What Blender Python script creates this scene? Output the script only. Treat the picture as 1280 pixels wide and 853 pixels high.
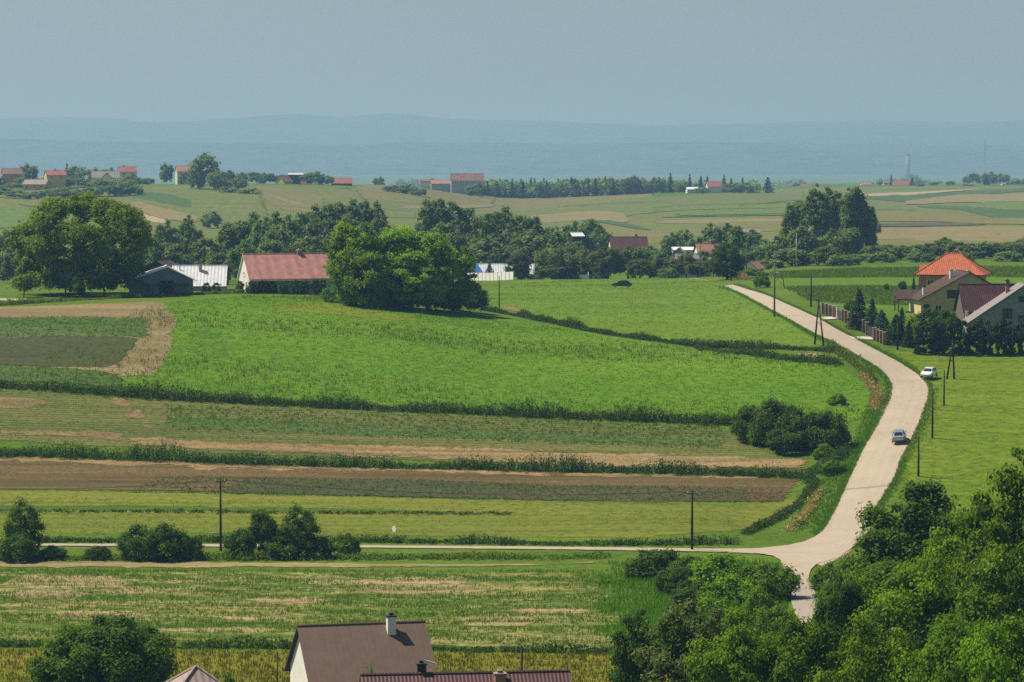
import bpy, math, random
import numpy as np
from mathutils import Vector, Matrix

for _o in list(bpy.data.objects):
    bpy.data.objects.remove(_o)
SC = bpy.context.scene
COL = SC.collection
R = math.radians

# ------------------------------------------------------------------ camera, sky, sun, exposure
F = 4000.0                       # focal length in photo pixels (photo 1280 wide)
CX, CY = 640.0, 426.5
HORIZON = 200.0                  # photo row of the true horizon
TILT = math.atan((CY - HORIZON) / F)
cam = bpy.data.cameras.new('camera')
cam.sensor_fit = 'HORIZONTAL'
cam.sensor_width = 36.0
cam.lens = F / 1280.0 * 36.0
cam.clip_start = 1.0
cam.clip_end = 60000.0
cam_ob = bpy.data.objects.new('camera', cam)
COL.objects.link(cam_ob)
cam_ob.location = (0, 0, 0)      # the terrain is measured down from the camera
cam_ob.rotation_euler = (math.pi / 2 - TILT, 0, 0)
SC.camera = cam_ob

SUN_EL = R(56)
SUN_DIR = Vector((-0.91, 0.40, 0)).normalized() * math.cos(SUN_EL) + Vector((0, 0, math.sin(SUN_EL)))
world = bpy.data.worlds.new('World')
SC.world = world
world.use_nodes = True
wn = world.node_tree
wn.nodes.clear()
sky = wn.nodes.new('ShaderNodeTexSky')
sky.sky_type = 'NISHITA'
sky.sun_disc = False
sky.sun_elevation = SUN_EL
sky.sun_rotation = math.atan2(SUN_DIR.x, SUN_DIR.y)
sky.altitude = 250
sky.air_density = 1.0
sky.dust_density = 1.5
sky.ozone_density = 1.5
bg = wn.nodes.new('ShaderNodeBackground')
bg.inputs['Strength'].default_value = 0.05
wo = wn.nodes.new('ShaderNodeOutputWorld')
wn.links.new(sky.outputs[0], bg.inputs[0])
wn.links.new(bg.outputs[0], wo.inputs[0])
sun = bpy.data.lights.new('sun', 'SUN')
sun.energy = 5.0
sun.angle = R(0.5)
sun.color = (1.0, 0.93, 0.80)
sun_ob = bpy.data.objects.new('sun', sun)
COL.objects.link(sun_ob)
sun_ob.rotation_euler = (-SUN_DIR).to_track_quat('-Z', 'Y').to_euler()
SC.view_settings.view_transform = 'Standard'
SC.view_settings.look = 'None'
SC.view_settings.gamma = 1.0
SC.view_settings.use_curve_mapping = False
SC.view_settings.exposure = 0.5
SC.cycles.max_bounces = 6
SC.cycles.diffuse_bounces = 3
SC.cycles.transmission_bounces = 4
SC.cycles.volume_bounces = 1
SC.cycles.use_denoising = False

# ------------------------------------------------------------------ terrain
# for each bearing (photo column): distance -> how far the ground lies below the camera.
# ('p', row) means: the ground at that distance is seen at that photo row.
_T = math.tan(TILT)
def slope_of(py):
    v = (CY - np.asarray(py, float)) / F
    return (v - _T) / (1 + v * _T)

NEAR = [(-200, 3), (0, 3), (20, 8), (60, 24), (110, 38), (160, 43.5), (200, 43.6), (235, 42.8)]
def P_(D, py): return (D, -float(slope_of(py)) * D)
FAR = [(4500, 62), (33000, 62)]
COLS = {
 0:    NEAR + [P_(275, 812), P_(312, 752), P_(350, 692), P_(385, 622), P_(410, 572), P_(440, 495), P_(500, 404), P_(545, 373), P_(575, 366),
        (620, 25.2), (700, 28), (900, 31), (1150, 29.5), P_(1400, 264), P_(1600, 246), P_(1800, 234), (2000, 15), (2500, 36), (3300, 60)] + FAR,
 300:  NEAR + [P_(275, 812), P_(312, 752), P_(350, 692), P_(385, 622), P_(410, 574), P_(440, 502), P_(500, 410), P_(545, 375), P_(575, 364),
        (620, 25.2), (700, 28), (900, 31), (1150, 28.5), P_(1400, 266), P_(1600, 243), P_(1800, 229), (2000, 15), (2500, 36), (3300, 60)] + FAR,
 480:  NEAR + [P_(275, 812), P_(312, 752), P_(350, 692), P_(385, 624), P_(410, 578), P_(440, 506), P_(500, 414), P_(545, 384), P_(575, 372),
        (620, 26), (700, 28.5), (900, 31.5), (1200, 30.5), P_(1450, 271), P_(1650, 252), P_(1850, 238), P_(2000, 231.5), (2400, 26), (2900, 50), (3600, 62)] + FAR,
 660:  NEAR + [P_(275, 812), P_(312, 752), P_(350, 690), P_(385, 626), P_(410, 580), P_(435, 522), P_(490, 440), P_(520, 415), P_(560, 395), P_(620, 374), P_(667, 361.5),
        P_(740, 351), (790, 29.6), (900, 33), (1100, 33.5), P_(1300, 298), P_(1700, 269), P_(2100, 249), P_(2250, 243.5), (2600, 30), (3200, 55)] + FAR,
 850:  NEAR + [P_(275, 812), P_(312, 752), P_(350, 690), P_(380, 632), P_(410, 581), P_(432, 529), P_(480, 446), P_(500, 428), P_(540, 404), P_(600, 380), P_(660, 362),
        P_(725, 349), (770, 28.6), (900, 31.5), (1100, 32), P_(1300, 293), P_(1700, 264), P_(2150, 242.5), (2400, 24), (2800, 33), (3400, 58)] + FAR,
 1000: NEAR + [P_(275, 812), P_(312, 752), P_(350, 690), P_(380, 642), P_(405, 588), P_(425, 543), P_(460, 470), P_(490, 430), P_(515, 406), P_(545, 388), P_(600, 365), P_(660, 352),
        P_(740, 338), (800, 26.2), P_(1000, 312), P_(1400, 278), P_(1900, 254), P_(2300, 242), P_(2900, 231), (3300, 28), (3900, 58)] + FAR,
 1150: NEAR + [P_(275, 812), P_(312, 752), P_(350, 690), P_(380, 628), P_(412, 552), P_(440, 503), P_(470, 468), P_(490, 442), P_(515, 418), P_(535, 402), P_(560, 386), P_(640, 357),
        P_(740, 335), (800, 25.6), P_(1000, 311), P_(1400, 281), P_(1900, 256), P_(2400, 240), P_(2900, 231), (3300, 28), (3900, 58)] + FAR,
 1280: NEAR + [P_(275, 812), P_(312, 752), P_(350, 690), P_(380, 628), P_(412, 556), P_(440, 507), P_(470, 468), P_(490, 444), P_(515, 420), P_(535, 404), P_(560, 388), P_(640, 357),
        P_(740, 333), (800, 25.4), P_(1000, 309), P_(1400, 279), P_(1900, 254), P_(2400, 240), P_(2900, 230), (3300, 28), (3900, 58)] + FAR,
}
def pchip(xs, ys, xq):
    xs, ys = np.array(xs, float), np.array(ys, float)
    h = np.diff(xs); d = np.diff(ys) / h
    m = np.zeros_like(ys)
    for i in range(1, len(xs) - 1):
        if d[i - 1] * d[i] > 0:
            w1 = 2 * h[i] + h[i - 1]; w2 = h[i] + 2 * h[i - 1]
            m[i] = (w1 + w2) / (w1 / d[i - 1] + w2 / d[i])
    m[0], m[-1] = d[0], d[-1]
    i = np.clip(np.searchsorted(xs, xq) - 1, 0, len(xs) - 2)
    t = np.clip((xq - xs[i]) / h[i], 0, 1)
    return ((2 * t**3 - 3 * t**2 + 1) * ys[i] + (t**3 - 2 * t**2 + t) * h[i] * m[i]
            + (-2 * t**3 + 3 * t**2) * ys[i + 1] + (t**3 - t**2) * h[i] * m[i + 1])

GD = np.concatenate([[-200, -100, 0, 10, 20, 40, 60, 80, 100, 120, 140], np.arange(150, 800, 4.0), np.arange(800, 1400, 10.0),
                     np.arange(1400, 2400, 16.0), np.arange(2400, 4600, 50.0), np.geomspace(4600, 33500, 30)])
GP = np.concatenate([np.arange(-3400, -200, 200.0), np.arange(-200, 1481, 14.0), np.arange(1500, 4700, 200.0)])
_ck = sorted(COLS)
_prof = np.array([pchip([a for a, b in COLS[k]], [b for a, b in COLS[k]], GD) for k in _ck])     # (col, D)
_gz = np.zeros((len(GD), len(GP)))
for _i in range(len(GD)):
    _gz[_i] = -pchip(_ck, _prof[:, _i], np.clip(GP, 0, 1280))
# soft long swells so the land is not ruled (kept small, in metres)
_X = (GP[None, :] - 640) / F * np.maximum(GD, 150)[:, None]; _Y = GD[:, None] + 0 * _X
_gz += (0.10 * np.sin(_X / 9.3 + 1.3 * np.sin(_Y / 17)) * np.sin(_Y / 7.1 + 0.7)) * np.clip((_Y - 150) / 50, 0, 1)
_gz += 0.9 * np.sin(_X / 61 + 2) * np.sin(_Y / 93 + 0.4) * np.clip((_Y - 1000) / 300, 0, 1) * np.clip((6000 - _Y) / 3000, 0, 1)

def ground_z(x, y):
    x = np.asarray(x, float); y = np.asarray(y, float)
    px = 640 + F * x / np.maximum(y, 150)
    i = np.clip(np.searchsorted(GD, y) - 1, 0, len(GD) - 2)
    j = np.clip(np.searchsorted(GP, px) - 1, 0, len(GP) - 2)
    a = np.clip((y - GD[i]) / (GD[i + 1] - GD[i]), 0, 1)
    b = np.clip((px - GP[j]) / (GP[j + 1] - GP[j]), 0, 1)
    return ((1 - a) * (1 - b) * _gz[i, j] + (1 - a) * b * _gz[i, j + 1] + a * (1 - b) * _gz[i + 1, j] + a * b * _gz[i + 1, j + 1])

def ray(px, py):
    px = np.asarray(px, float); py = np.asarray(py, float)
    u = (px - CX) / F; v = (CY - py) / F
    c, s = math.cos(TILT), math.sin(TILT)
    yy = c + v * s
    return u / yy, (-s + v * c) / yy

_MD = np.concatenate([np.arange(165, 900, 2.0), np.geomspace(900, 6000, 500)])
def ground_at(px, py):
    """Where the line of sight through a photo pixel first meets the ground: (n,3)."""
    px = np.atleast_1d(np.asarray(px, float)); py = np.atleast_1d(np.asarray(py, float))
    px, py = np.broadcast_arrays(px, py)
    out = np.zeros((len(px), 3))
    for a in range(0, len(px), 3000):
        xs, zs = ray(px[a:a + 3000], py[a:a + 3000])
        X = xs[:, None] * _MD; Z = zs[:, None] * _MD
        hit = ground_z(X, np.broadcast_to(_MD, X.shape)) >= Z
        k = np.argmax(hit, axis=1); k = np.where(hit.any(axis=1), k, len(_MD) - 1); k = np.maximum(k, 1)
        lo, hi = _MD[k - 1].copy(), _MD[k].copy()
        for _ in range(22):
            mid = (lo + hi) / 2
            h = ground_z(xs * mid, mid) >= zs * mid
            hi = np.where(h, mid, hi); lo = np.where(h, lo, mid)
        out[a:a + 3000] = np.stack([xs * hi, hi, ground_z(xs * hi, hi)], 1)
    return out
def at(px, py):
    return Vector(ground_at(px, py)[0])
def at_depth(px, D):
    """Ground point in the bearing of photo column px, D metres away."""
    z = -25.0
    for _ in range(4):
        x = (px - CX) / F * (D * math.cos(TILT) - z * math.sin(TILT)); z = float(ground_z(x, D))
    return Vector((x, D, z))
def z_at(py, D):
    return float(slope_of(py)) * D

# ------------------------------------------------------------------ helpers
def lin(r, g, b):
    f = lambda c: c / 255 / 12.92 if c <= 10 else ((c / 255 + 0.055) / 1.055) ** 2.4
    return (f(r), f(g), f(b))

def np_mesh(name, V, faces, mat=None, tone=None, smooth=False, mats=None, midx=None):
    """faces: (n,k) int array."""
    V = np.ascontiguousarray(V, np.float32); faces = np.ascontiguousarray(faces, np.int32)
    me = bpy.data.meshes.new(name)
    n, k = faces.shape
    me.vertices.add(len(V)); me.vertices.foreach_set('co', V.ravel())
    me.loops.add(n * k); me.loops.foreach_set('vertex_index', faces.ravel())
    me.polygons.add(n)
    me.polygons.foreach_set('loop_start', np.arange(0, n * k, k, dtype=np.int32))
    me.polygons.foreach_set('loop_total', np.full(n, k, np.int32))
    if tone is not None:
        at_ = me.attributes.new('tone', 'FLOAT', 'FACE'); at_.data.foreach_set('value', np.ascontiguousarray(tone, np.float32))
    me.update(calc_edges=True)
    me.polygons.foreach_set('use_smooth', np.full(n, bool(smooth)))
    if mat: me.materials.append(mat)
    return me

def link(name, data, parent=None, loc=None, **props):
    o = bpy.data.objects.new(name, data); COL.objects.link(o)
    if parent is not None: o.parent = parent
    if loc is not None: o.location = loc
    for k, v in props.items():
        if v is not None: o[k] = v
    return o

class MB:
    """Collects polygons; build() links them as one mesh object."""
    def __init__(self): self.v = []; self.f = []; self.m = []
    def add(self, vs, fs, m=0):
        b = len(self.v); self.v += [tuple(p) for p in vs]
        self.f += [tuple(i + b for i in q) for q in fs]; self.m += [m] * len(fs); return self
    def box(self, x0, x1, y0, y1, z0, z1, m=0):
        return self.add([(x0, y0, z0), (x1, y0, z0), (x1, y1, z0), (x0, y1, z0), (x0, y0, z1), (x1, y0, z1), (x1, y1, z1), (x0, y1, z1)],
                        [(3, 2, 1, 0), (4, 5, 6, 7), (0, 1, 5, 4), (1, 2, 6, 5), (2, 3, 7, 6), (3, 0, 4, 7)], m)
    def tube(self, pts, rad, n=8, m=0, caps=True):
        pts = [Vector(p) for p in pts]; rad = rad if hasattr(rad, '__len__') else [rad] * len(pts)
        b = len(self.v); ref = Vector((0.31, 0.91, 0.27)).normalized()
        for i, p in enumerate(pts):
            t = (pts[min(i + 1, len(pts) - 1)] - pts[max(i - 1, 0)]).normalized()
            a = t.cross(ref)
            if a.length < 0.05: a = t.cross(Vector((1, 0, 0)))
            a.normalize(); c = t.cross(a)
            for k in range(n):
                w = 2 * math.pi * k / n
                self.v.append(tuple(p + (a * math.cos(w) + c * math.sin(w)) * rad[i]))
        for i in range(len(pts) - 1):
            for k in range(n):
                self.f.append((b + i * n + k, b + i * n + (k + 1) % n, b + (i + 1) * n + (k + 1) % n, b + (i + 1) * n + k)); self.m.append(m)
        if caps:
            self.f.append(tuple(b + k for k in range(n))[::-1]); self.f.append(tuple(b + (len(pts) - 1) * n + k for k in range(n))); self.m += [m, m]
        return self
    def mesh(self, name, mats, smooth=False):
        me = bpy.data.meshes.new(name); me.from_pydata(self.v, [], self.f)
        for mt in (mats if isinstance(mats, (list, tuple)) else [mats]): me.materials.append(mt)
        me.polygons.foreach_set('material_index', self.m)
        me.polygons.foreach_set('use_smooth', [smooth] * len(self.f)); me.update(); return me
    def build(self, name, mats, parent=None, loc=None, smooth=False, bevel=0, **props):
        me = self.mesh(name, mats, smooth)
        import bmesh
        bm = bmesh.new(); bm.from_mesh(me); bmesh.ops.recalc_face_normals(bm, faces=bm.faces)
        if bevel: bmesh.ops.bevel(bm, geom=list(bm.edges), offset=bevel, segments=2, affect='EDGES', clamp_overlap=True)
        bm.to_mesh(me); bm.free()
        return link(name, me, parent, loc, **props)

def empty(name, loc, rz=0, label=None, cat=None, group=None):
    o = link(name, None, None, loc, label=label, category=cat, group=group)
    o.empty_display_size = 0.5; o.rotation_euler = (0, 0, rz); return o
def copy_tree(src, kids, loc, rz, scale, label, group=None):
    r = src.copy(); COL.objects.link(r); r.location = loc; r.rotation_euler = (0, 0, rz); r.scale = scale
    r['label'] = label
    if group: r['group'] = group
    elif 'group' in r: del r['group']
    for ch in kids:
        c = ch.copy(); COL.objects.link(c); c.parent = r
    return r
# ------------------------------------------------------------------ materials
class NT:
    def __init__(self, name):
        self.mat = bpy.data.materials.new(name); self.mat.use_nodes = True
        self.nt = self.mat.node_tree; self.nt.nodes.clear()
        self.out = self.nt.nodes.new('ShaderNodeOutputMaterial')
    def n(self, typ, **kw):
        nd = self.nt.nodes.new(typ)
        for k, v in kw.items():
            if k.startswith('i_'): nd.inputs[k[2:].replace('_', ' ')].default_value = v
            else: setattr(nd, k, v)
        return nd
    def l(self, a, b): self.nt.links.new(a, b)
    def noise(self, vec, scale, detail=6, rough=0.6):
        nd = self.n('ShaderNodeTexNoise'); nd.inputs['Scale'].default_value = scale; nd.inputs['Detail'].default_value = detail; nd.inputs['Roughness'].default_value = rough
        self.l(vec, nd.inputs['Vector']); return nd.outputs['Fac']
    def mapv(self, vec, scale=(1, 1, 1), rz=0.0, loc=(0, 0, 0)):
        nd = self.n('ShaderNodeMapping'); nd.inputs['Scale'].default_value = scale; nd.inputs['Rotation'].default_value = (0, 0, rz); nd.inputs['Location'].default_value = loc
        self.l(vec, nd.inputs['Vector']); return nd.outputs[0]
    def ramp(self, fac, stops):
        nd = self.n('ShaderNodeValToRGB'); cr = nd.color_ramp
        while len(cr.elements) < len(stops): cr.elements.new(0.5)
        for e, (p, c) in zip(cr.elements, stops): e.position = p; e.color = (*c, 1) if len(c) == 3 else c
        self.l(fac, nd.inputs[0]); return nd.outputs[0]
    def mix(self, fac, a, b, mode='MIX'):
        nd = self.n('ShaderNodeMix', data_type='RGBA', blend_type=mode)
        for s, v in ((0, fac), (6, a), (7, b)):
            if isinstance(v, (int, float)): nd.inputs[s].default_value = v
            elif isinstance(v, tuple): nd.inputs[s].default_value = (*v, 1) if len(v) == 3 else v
            else: self.l(v, nd.inputs[s])
        return nd.outputs[2]
    def math(self, op, a, b=0.0):
        nd = self.n('ShaderNodeMath', operation=op)
        for s, v in ((0, a), (1, b)):
            if isinstance(v, (int, float)): nd.inputs[s].default_value = v
            else: self.l(v, nd.inputs[s])
        return nd.outputs[0]
    def bump(self, h, strength, dist):
        nd = self.n('ShaderNodeBump'); nd.inputs['Strength'].default_value = strength; nd.inputs['Distance'].default_value = dist
        self.l(h, nd.inputs['Height']); return nd.outputs[0]
    def surf(self, color, rough=0.8, spec=0.3, metal=0.0, normal=None):
        p = self.n('ShaderNodeBsdfPrincipled')
        if isinstance(color, tuple): p.inputs['Base Color'].default_value = (*color, 1)
        else: self.l(color, p.inputs['Base Color'])
        if isinstance(rough, (int, float)): p.inputs['Roughness'].default_value = rough
        else: self.l(rough, p.inputs['Roughness'])
        p.inputs['Specular IOR Level'].default_value = spec; p.inputs['Metallic'].default_value = metal
        if normal is not None: self.l(normal, p.inputs['Normal'])
        self.l(p.outputs[0], self.out.inputs[0]); return p
    def pos(self): return self.n('ShaderNodeNewGeometry').outputs['Position']
    def obj(self): return self.n('ShaderNodeTexCoord').outputs['Object']

def sc3(c, k): return tuple(min(1, x * k) for x in c)

def field_mat(name, ca, cb, cc=None, big=30, stretch=4, ang=0.0, fine=1.6, amount=0.55, row=0, rowcol=None, rowamt=0.6, thr=(0.42, 0.62), bumpd=0.25, streak=0.0, ragged=1.6, hfa=0.38):
    """Ground cover: two tones in long patches, a third speckled through, optional sown rows."""
    t = NT(name); P = t.pos()
    v = t.mapv(P, (1 / big / stretch, 1 / big, 1 / big), ang)
    big_n = t.noise(v, 1.0, 5, 0.62)
    col = t.ramp(big_n, [(thr[0], ca), (thr[1], cb)])
    fn = t.noise(t.mapv(P, (fine * 0.7, fine, fine), ang), 1.0, 7, 0.72)
    if cc is not None:
        med = t.noise(t.mapv(P, (1 / 14 / stretch, 1 / 5, 1 / 5), ang, (13, 7, 0)), 1.0, 8, 0.75)
        mixf = t.math('ADD', t.math('MULTIPLY', med, 0.6), t.math('MULTIPLY', fn, 0.4))
        m = t.ramp(mixf, [(0.47, (0, 0, 0)), (0.56, (1, 1, 1))])
        col = t.mix(t.math('MULTIPLY', m, amount), col, cc)
    spk = t.ramp(fn, [(0.34, (0.48, 0.50, 0.50)), (0.5, (0.98, 0.98, 0.98)), (0.68, (1.22, 1.20, 1.15))])
    col = t.mix(1.0, col, spk, 'MULTIPLY')
    if streak:
        sn = t.noise(t.mapv(P, (1 / 60, 1 / 1.3, 1), ang), 1.0, 3, 0.5)
        col = t.mix(streak, col, t.ramp(sn, [(0.35, (0.6, 0.6, 0.6)), (0.6, (1.12, 1.1, 1.0))]), 'MULTIPLY')
    hf = t.noise(t.mapv(P, (2.1, 3.2, 3), ang, (5, 3, 0)), 1.0, 5, 0.8)
    col = t.mix(1.0, col, t.ramp(hf, [(0.33, (1 - hfa,) * 3), (0.66, (1 + hfa * .75, 1 + hfa * .7, 1 + hfa * .5))]), 'MULTIPLY')
    if row:
        sep = t.n('ShaderNodeSeparateXYZ'); t.l(t.mapv(P, (1, 1, 1), ang), sep.inputs[0])
        w = t.math('SINE', t.math('MULTIPLY', t.math('ADD', sep.outputs[1], t.math('MULTIPLY', fn, 0.8)), 2 * math.pi / row))
        rm = t.ramp(w, [(0.35, (0, 0, 0)), (0.75, (1, 1, 1))])
        brk = t.ramp(fn, [(0.38, (0, 0, 0)), (0.5, (1, 1, 1))])
        col = t.mix(t.math('MULTIPLY', t.math('MULTIPLY', rm, brk), rowamt), col, rowcol)
    p = t.surf(col, 0.95, 0.05, normal=t.bump(fn, 0.6, bumpd * 0.5))
    if ragged:
        # the cover thins out raggedly towards the edge of its sheet ('rim': metres from the edge)
        e = t.n('ShaderNodeAttribute', attribute_name='rim').outputs['Fac']
        n1 = t.noise(t.mapv(P, (0.35 / ragged, 0.9 / ragged, 1 / ragged), ang), 1.0, 6, 0.75)
        k = t.math('ADD', t.math('DIVIDE', e, ragged), t.math('MULTIPLY', t.math('SUBTRACT', n1, 0.5), 3.0))
        tr = t.n('ShaderNodeBsdfTransparent'); ms = t.n('ShaderNodeMixShader')
        t.l(t.math('GREATER_THAN', k, 0.5), ms.inputs[0]); t.l(tr.outputs[0], ms.inputs[1]); t.l(p.outputs[0], ms.inputs[2]); t.l(ms.outputs[0], t.out.inputs[0])
    return t.mat

def leaf_mat(name, dark, light, trans=0.3, hue=0.5, spec=0.15):
    t = NT(name)
    a = t.n('ShaderNodeAttribute', attribute_name='tone').outputs['Fac']
    oi = t.n('ShaderNodeObjectInfo').outputs['Random']
    fac = t.math('ADD', t.math('MULTIPLY', a, 0.75), t.math('MULTIPLY', oi, 0.25))
    col = t.ramp(fac, [(0.05, dark), (0.95, light)])
    hs = t.n('ShaderNodeHueSaturation'); t.l(col, hs.inputs['Color'])
    t.l(t.math('ADD', t.math('MULTIPLY', oi, 0.05 * hue), 0.5 - 0.025 * hue), hs.inputs['Hue'])
    col = hs.outputs[0]
    p = t.surf(col, 0.65, spec * 0.5)
    tr = t.n('ShaderNodeBsdfTranslucent'); t.l(t.mix(1.0, col, (1.5, 1.5, 0.55), 'MULTIPLY'), tr.inputs[0])
    ms = t.n('ShaderNodeMixShader'); ms.inputs[0].default_value = trans
    t.l(p.outputs[0], ms.inputs[1]); t.l(tr.outputs[0], ms.inputs[2]); t.l(ms.outputs[0], t.out.inputs[0])
    return t.mat

def plain_mat(name, col, rough=0.7, spec=0.3, metal=0.0, var=0.25, scale=2.0, bumpd=0.0):
    t = NT(name); n = t.noise(t.obj(), scale, 6, 0.65)
    k = t.ramp(n, [(0.3, (1 - var,) * 3), (0.7, (1 + var * 0.3,) * 3)])
    c = t.mix(1.0, col, k, 'MULTIPLY')
    t.surf(c, rough, spec, metal, t.bump(n, 0.4, bumpd) if bumpd else None)
    return t.mat

def roof_mat(name, col, period=0.3, axis=0, depth=0.05, rough=0.55, var=0.3, rust=None, course=0.0, spec=0.35, metal=0.0):
    """Profiled or tiled roof: ribs along the slope, weathering, optional courses across."""
    t = NT(name); P = t.obj()
    sep = t.n('ShaderNodeSeparateXYZ'); t.l(P, sep.inputs[0])
    w = t.math('SINE', t.math('MULTIPLY', sep.outputs[axis], 2 * math.pi / period))
    h = w
    if course:
        saw = t.math('FRACT', t.math('DIVIDE', sep.outputs[2], course))
        h = t.math('ADD', t.math('MULTIPLY', w, 0.6), saw)
    n = t.noise(t.mapv(P, (1.2, 1.2, 0.25)), 1.0, 7, 0.7)
    k = t.ramp(n, [(0.32, (1 - var,) * 3), (0.68, (1 + var * 0.4,) * 3)])
    c = t.mix(1.0, col, k, 'MULTIPLY')
    if course: c = t.mix(t.ramp(t.math('FRACT', t.math('DIVIDE', sep.outputs[2], course)), [(0.0, (0.5,) * 3), (0.25, (0, 0, 0))]), c, sc3(col, 0.45))
    if rust is not None:
        m = t.ramp(t.noise(t.mapv(P, (0.5, 0.5, 0.15), 0, (3, 1, 2)), 2.0, 7, 0.7), [(0.5, (0, 0, 0)), (0.68, (1, 1, 1))])
        c = t.mix(t.math('MULTIPLY', m, 0.6), c, rust)
    t.surf(c, rough, spec, metal, t.bump(h, 0.8, depth))
    return t.mat

def brick_mat(name, c1, c2, mortar, scale=4.0):
    t = NT(name)
    b = t.n('ShaderNodeTexBrick'); b.inputs['Color1'].default_value = (*c1, 1); b.inputs['Color2'].default_value = (*c2, 1); b.inputs['Mortar'].default_value = (*mortar, 1)
    b.inputs['Scale'].default_value = scale; b.inputs['Mortar Size'].default_value = 0.02
    P = t.obj(); sep = t.n('ShaderNodeSeparateXYZ'); t.l(P, sep.inputs[0])
    cmb = t.n('ShaderNodeCombineXYZ'); t.l(t.math('ADD', sep.outputs[0], sep.outputs[1]), cmb.inputs[0]); t.l(sep.outputs[2], cmb.inputs[1])
    t.l(cmb.outputs[0], b.inputs['Vector'])
    n = t.noise(P, 1.5, 5, 0.6)
    c = t.mix(1.0, b.outputs[0], t.ramp(n, [(0.3, (0.75,) * 3), (0.7, (1.1,) * 3)]), 'MULTIPLY')
    t.surf(c, 0.85, 0.2, normal=t.bump(b.outputs[1], -0.3, 0.02))
    return t.mat

M = {}
# ground covers (linear base colours)
M['grass'] = field_mat('grass', (0.075, 0.135, 0.010), (0.105, 0.165, 0.014), (0.062, 0.105, 0.012), big=22, stretch=2, fine=1.4, amount=0.5, ragged=0)
M['grass_strip'] = field_mat('grass_strip', (0.065, 0.12, 0.010), (0.09, 0.145, 0.014), (0.055, 0.095, 0.012), big=22, stretch=2, fine=1.4, amount=0.5)
M['meadow'] = field_mat('meadow', (0.076, 0.170, 0.008), (0.100, 0.196, 0.009), (0.120, 0.182, 0.011), big=26, stretch=3.0, ang=0.06, fine=1.2, amount=0.45, bumpd=0.2, hfa=0.2)
M['meadow_dry'] = field_mat('meadow_dry', (0.145, 0.175, 0.014), (0.165, 0.180, 0.018), (0.10, 0.175, 0.008), big=12, stretch=3, fine=1.2, amount=0.6, ragged=9)
M['meadow_deep'] = field_mat('meadow_deep', (0.060, 0.145, 0.008), (0.070, 0.155, 0.010), (0.085, 0.172, 0.006), big=12, stretch=3, fine=1.2, amount=0.5, ragged=9)
M['meadow_pale'] = field_mat('meadow_pale', (0.098, 0.178, 0.013), (0.122, 0.196, 0.016), (0.082, 0.160, 0.012), big=24, stretch=4, ang=-0.1, fine=1.3, amount=0.4, streak=0.3, hfa=0.18, bumpd=0.15)
M['mown'] = field_mat('mown', (0.130, 0.158, 0.022), (0.162, 0.178, 0.026), (0.098, 0.135, 0.018), big=16, stretch=8, fine=1.5, amount=0.4, streak=0.4, hfa=0.25)
M['right_meadow'] = field_mat('right_meadow', (0.096, 0.160, 0.010), (0.122, 0.180, 0.012), (0.140, 0.175, 0.013), big=14, stretch=4, ang=0.1, fine=1.1, amount=0.4, streak=0.35, hfa=0.18, bumpd=0.15)
M['mustard'] = field_mat('mustard', (0.150, 0.145, 0.014), (0.185, 0.160, 0.016), (0.11, 0.140, 0.014), big=10, stretch=3, fine=2.0, amount=0.6, streak=0.3)
M['patchy'] = field_mat('patchy', (0.070, 0.125, 0.014), (0.098, 0.140, 0.024), (0.36, 0.27, 0.13), big=7, stretch=2.2, fine=1.1, amount=0.6, bumpd=0.3, streak=0.12, ragged=3.5)
M['dirt'] = field_mat('dirt', (0.215, 0.155, 0.085), (0.285, 0.215, 0.12), (0.115, 0.125, 0.035), big=7, stretch=5, fine=2.0, amount=0.5, row=1.4, rowcol=(0.15, 0.10, 0.05), rowamt=0.5)
M['dirt_path'] = field_mat('dirt_path', (0.20, 0.135, 0.07), (0.27, 0.19, 0.10), (0.09, 0.11, 0.03), big=6, stretch=2, fine=2.0, amount=0.6, ragged=3.0)
M['track'] = field_mat('track', (0.37, 0.29, 0.165), (0.30, 0.225, 0.12), (0.10, 0.14, 0.03), big=5, stretch=9, fine=1.6, amount=0.6, streak=0.7, ragged=1.8)
M['stubble'] = field_mat('stubble', (0.120, 0.082, 0.040), (0.165, 0.115, 0.060), (0.060, 0.068, 0.020), big=9, stretch=7, fine=1.9, amount=0.8, streak=0.55, bumpd=0.3)
M['stubble_pale'] = field_mat('stubble_pale', (0.33, 0.235, 0.13), (0.24, 0.165, 0.085), (0.10, 0.10, 0.03), big=8, stretch=9, fine=1.8, amount=0.55, streak=0.7, bumpd=0.3, ragged=3.0)
M['crop_dark'] = field_mat('crop_dark', (0.080, 0.072, 0.036), (0.062, 0.058, 0.030), (0.045, 0.078, 0.018), big=9, stretch=6, fine=1.6, amount=0.6, row=0.9, rowcol=(0.045, 0.08, 0.016), rowamt=0.6)
M['crop_green'] = field_mat('crop_green', (0.052, 0.112, 0.022), (0.070, 0.125, 0.020), (0.15, 0.125, 0.06), big=9, stretch=6, fine=1.8, amount=0.45, row=0.8, rowcol=(0.035, 0.095, 0.014), rowamt=0.5)
M['crop_mixed'] = field_mat('crop_mixed', (0.092, 0.118, 0.022), (0.122, 0.128, 0.034), (0.055, 0.10, 0.018), big=9, stretch=8, fine=1.8, amount=0.6, row=1.1, rowcol=(0.22, 0.18, 0.095), rowamt=0.4, streak=0.4)
M['corn_dark'] = field_mat('corn_dark', (0.080, 0.142, 0.018), (0.098, 0.158, 0.020), (0.055, 0.105, 0.016), big=8, stretch=8, fine=1.2, amount=0.6, row=1.5, rowcol=(0.03, 0.06, 0.012), rowamt=0.6)
M['corn_light'] = field_mat('corn_light', (0.085, 0.165, 0.012), (0.10, 0.185, 0.016), (0.06, 0.13, 0.012), big=8, stretch=8, fine=1.4, amount=0.4, streak=0.3)
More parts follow.
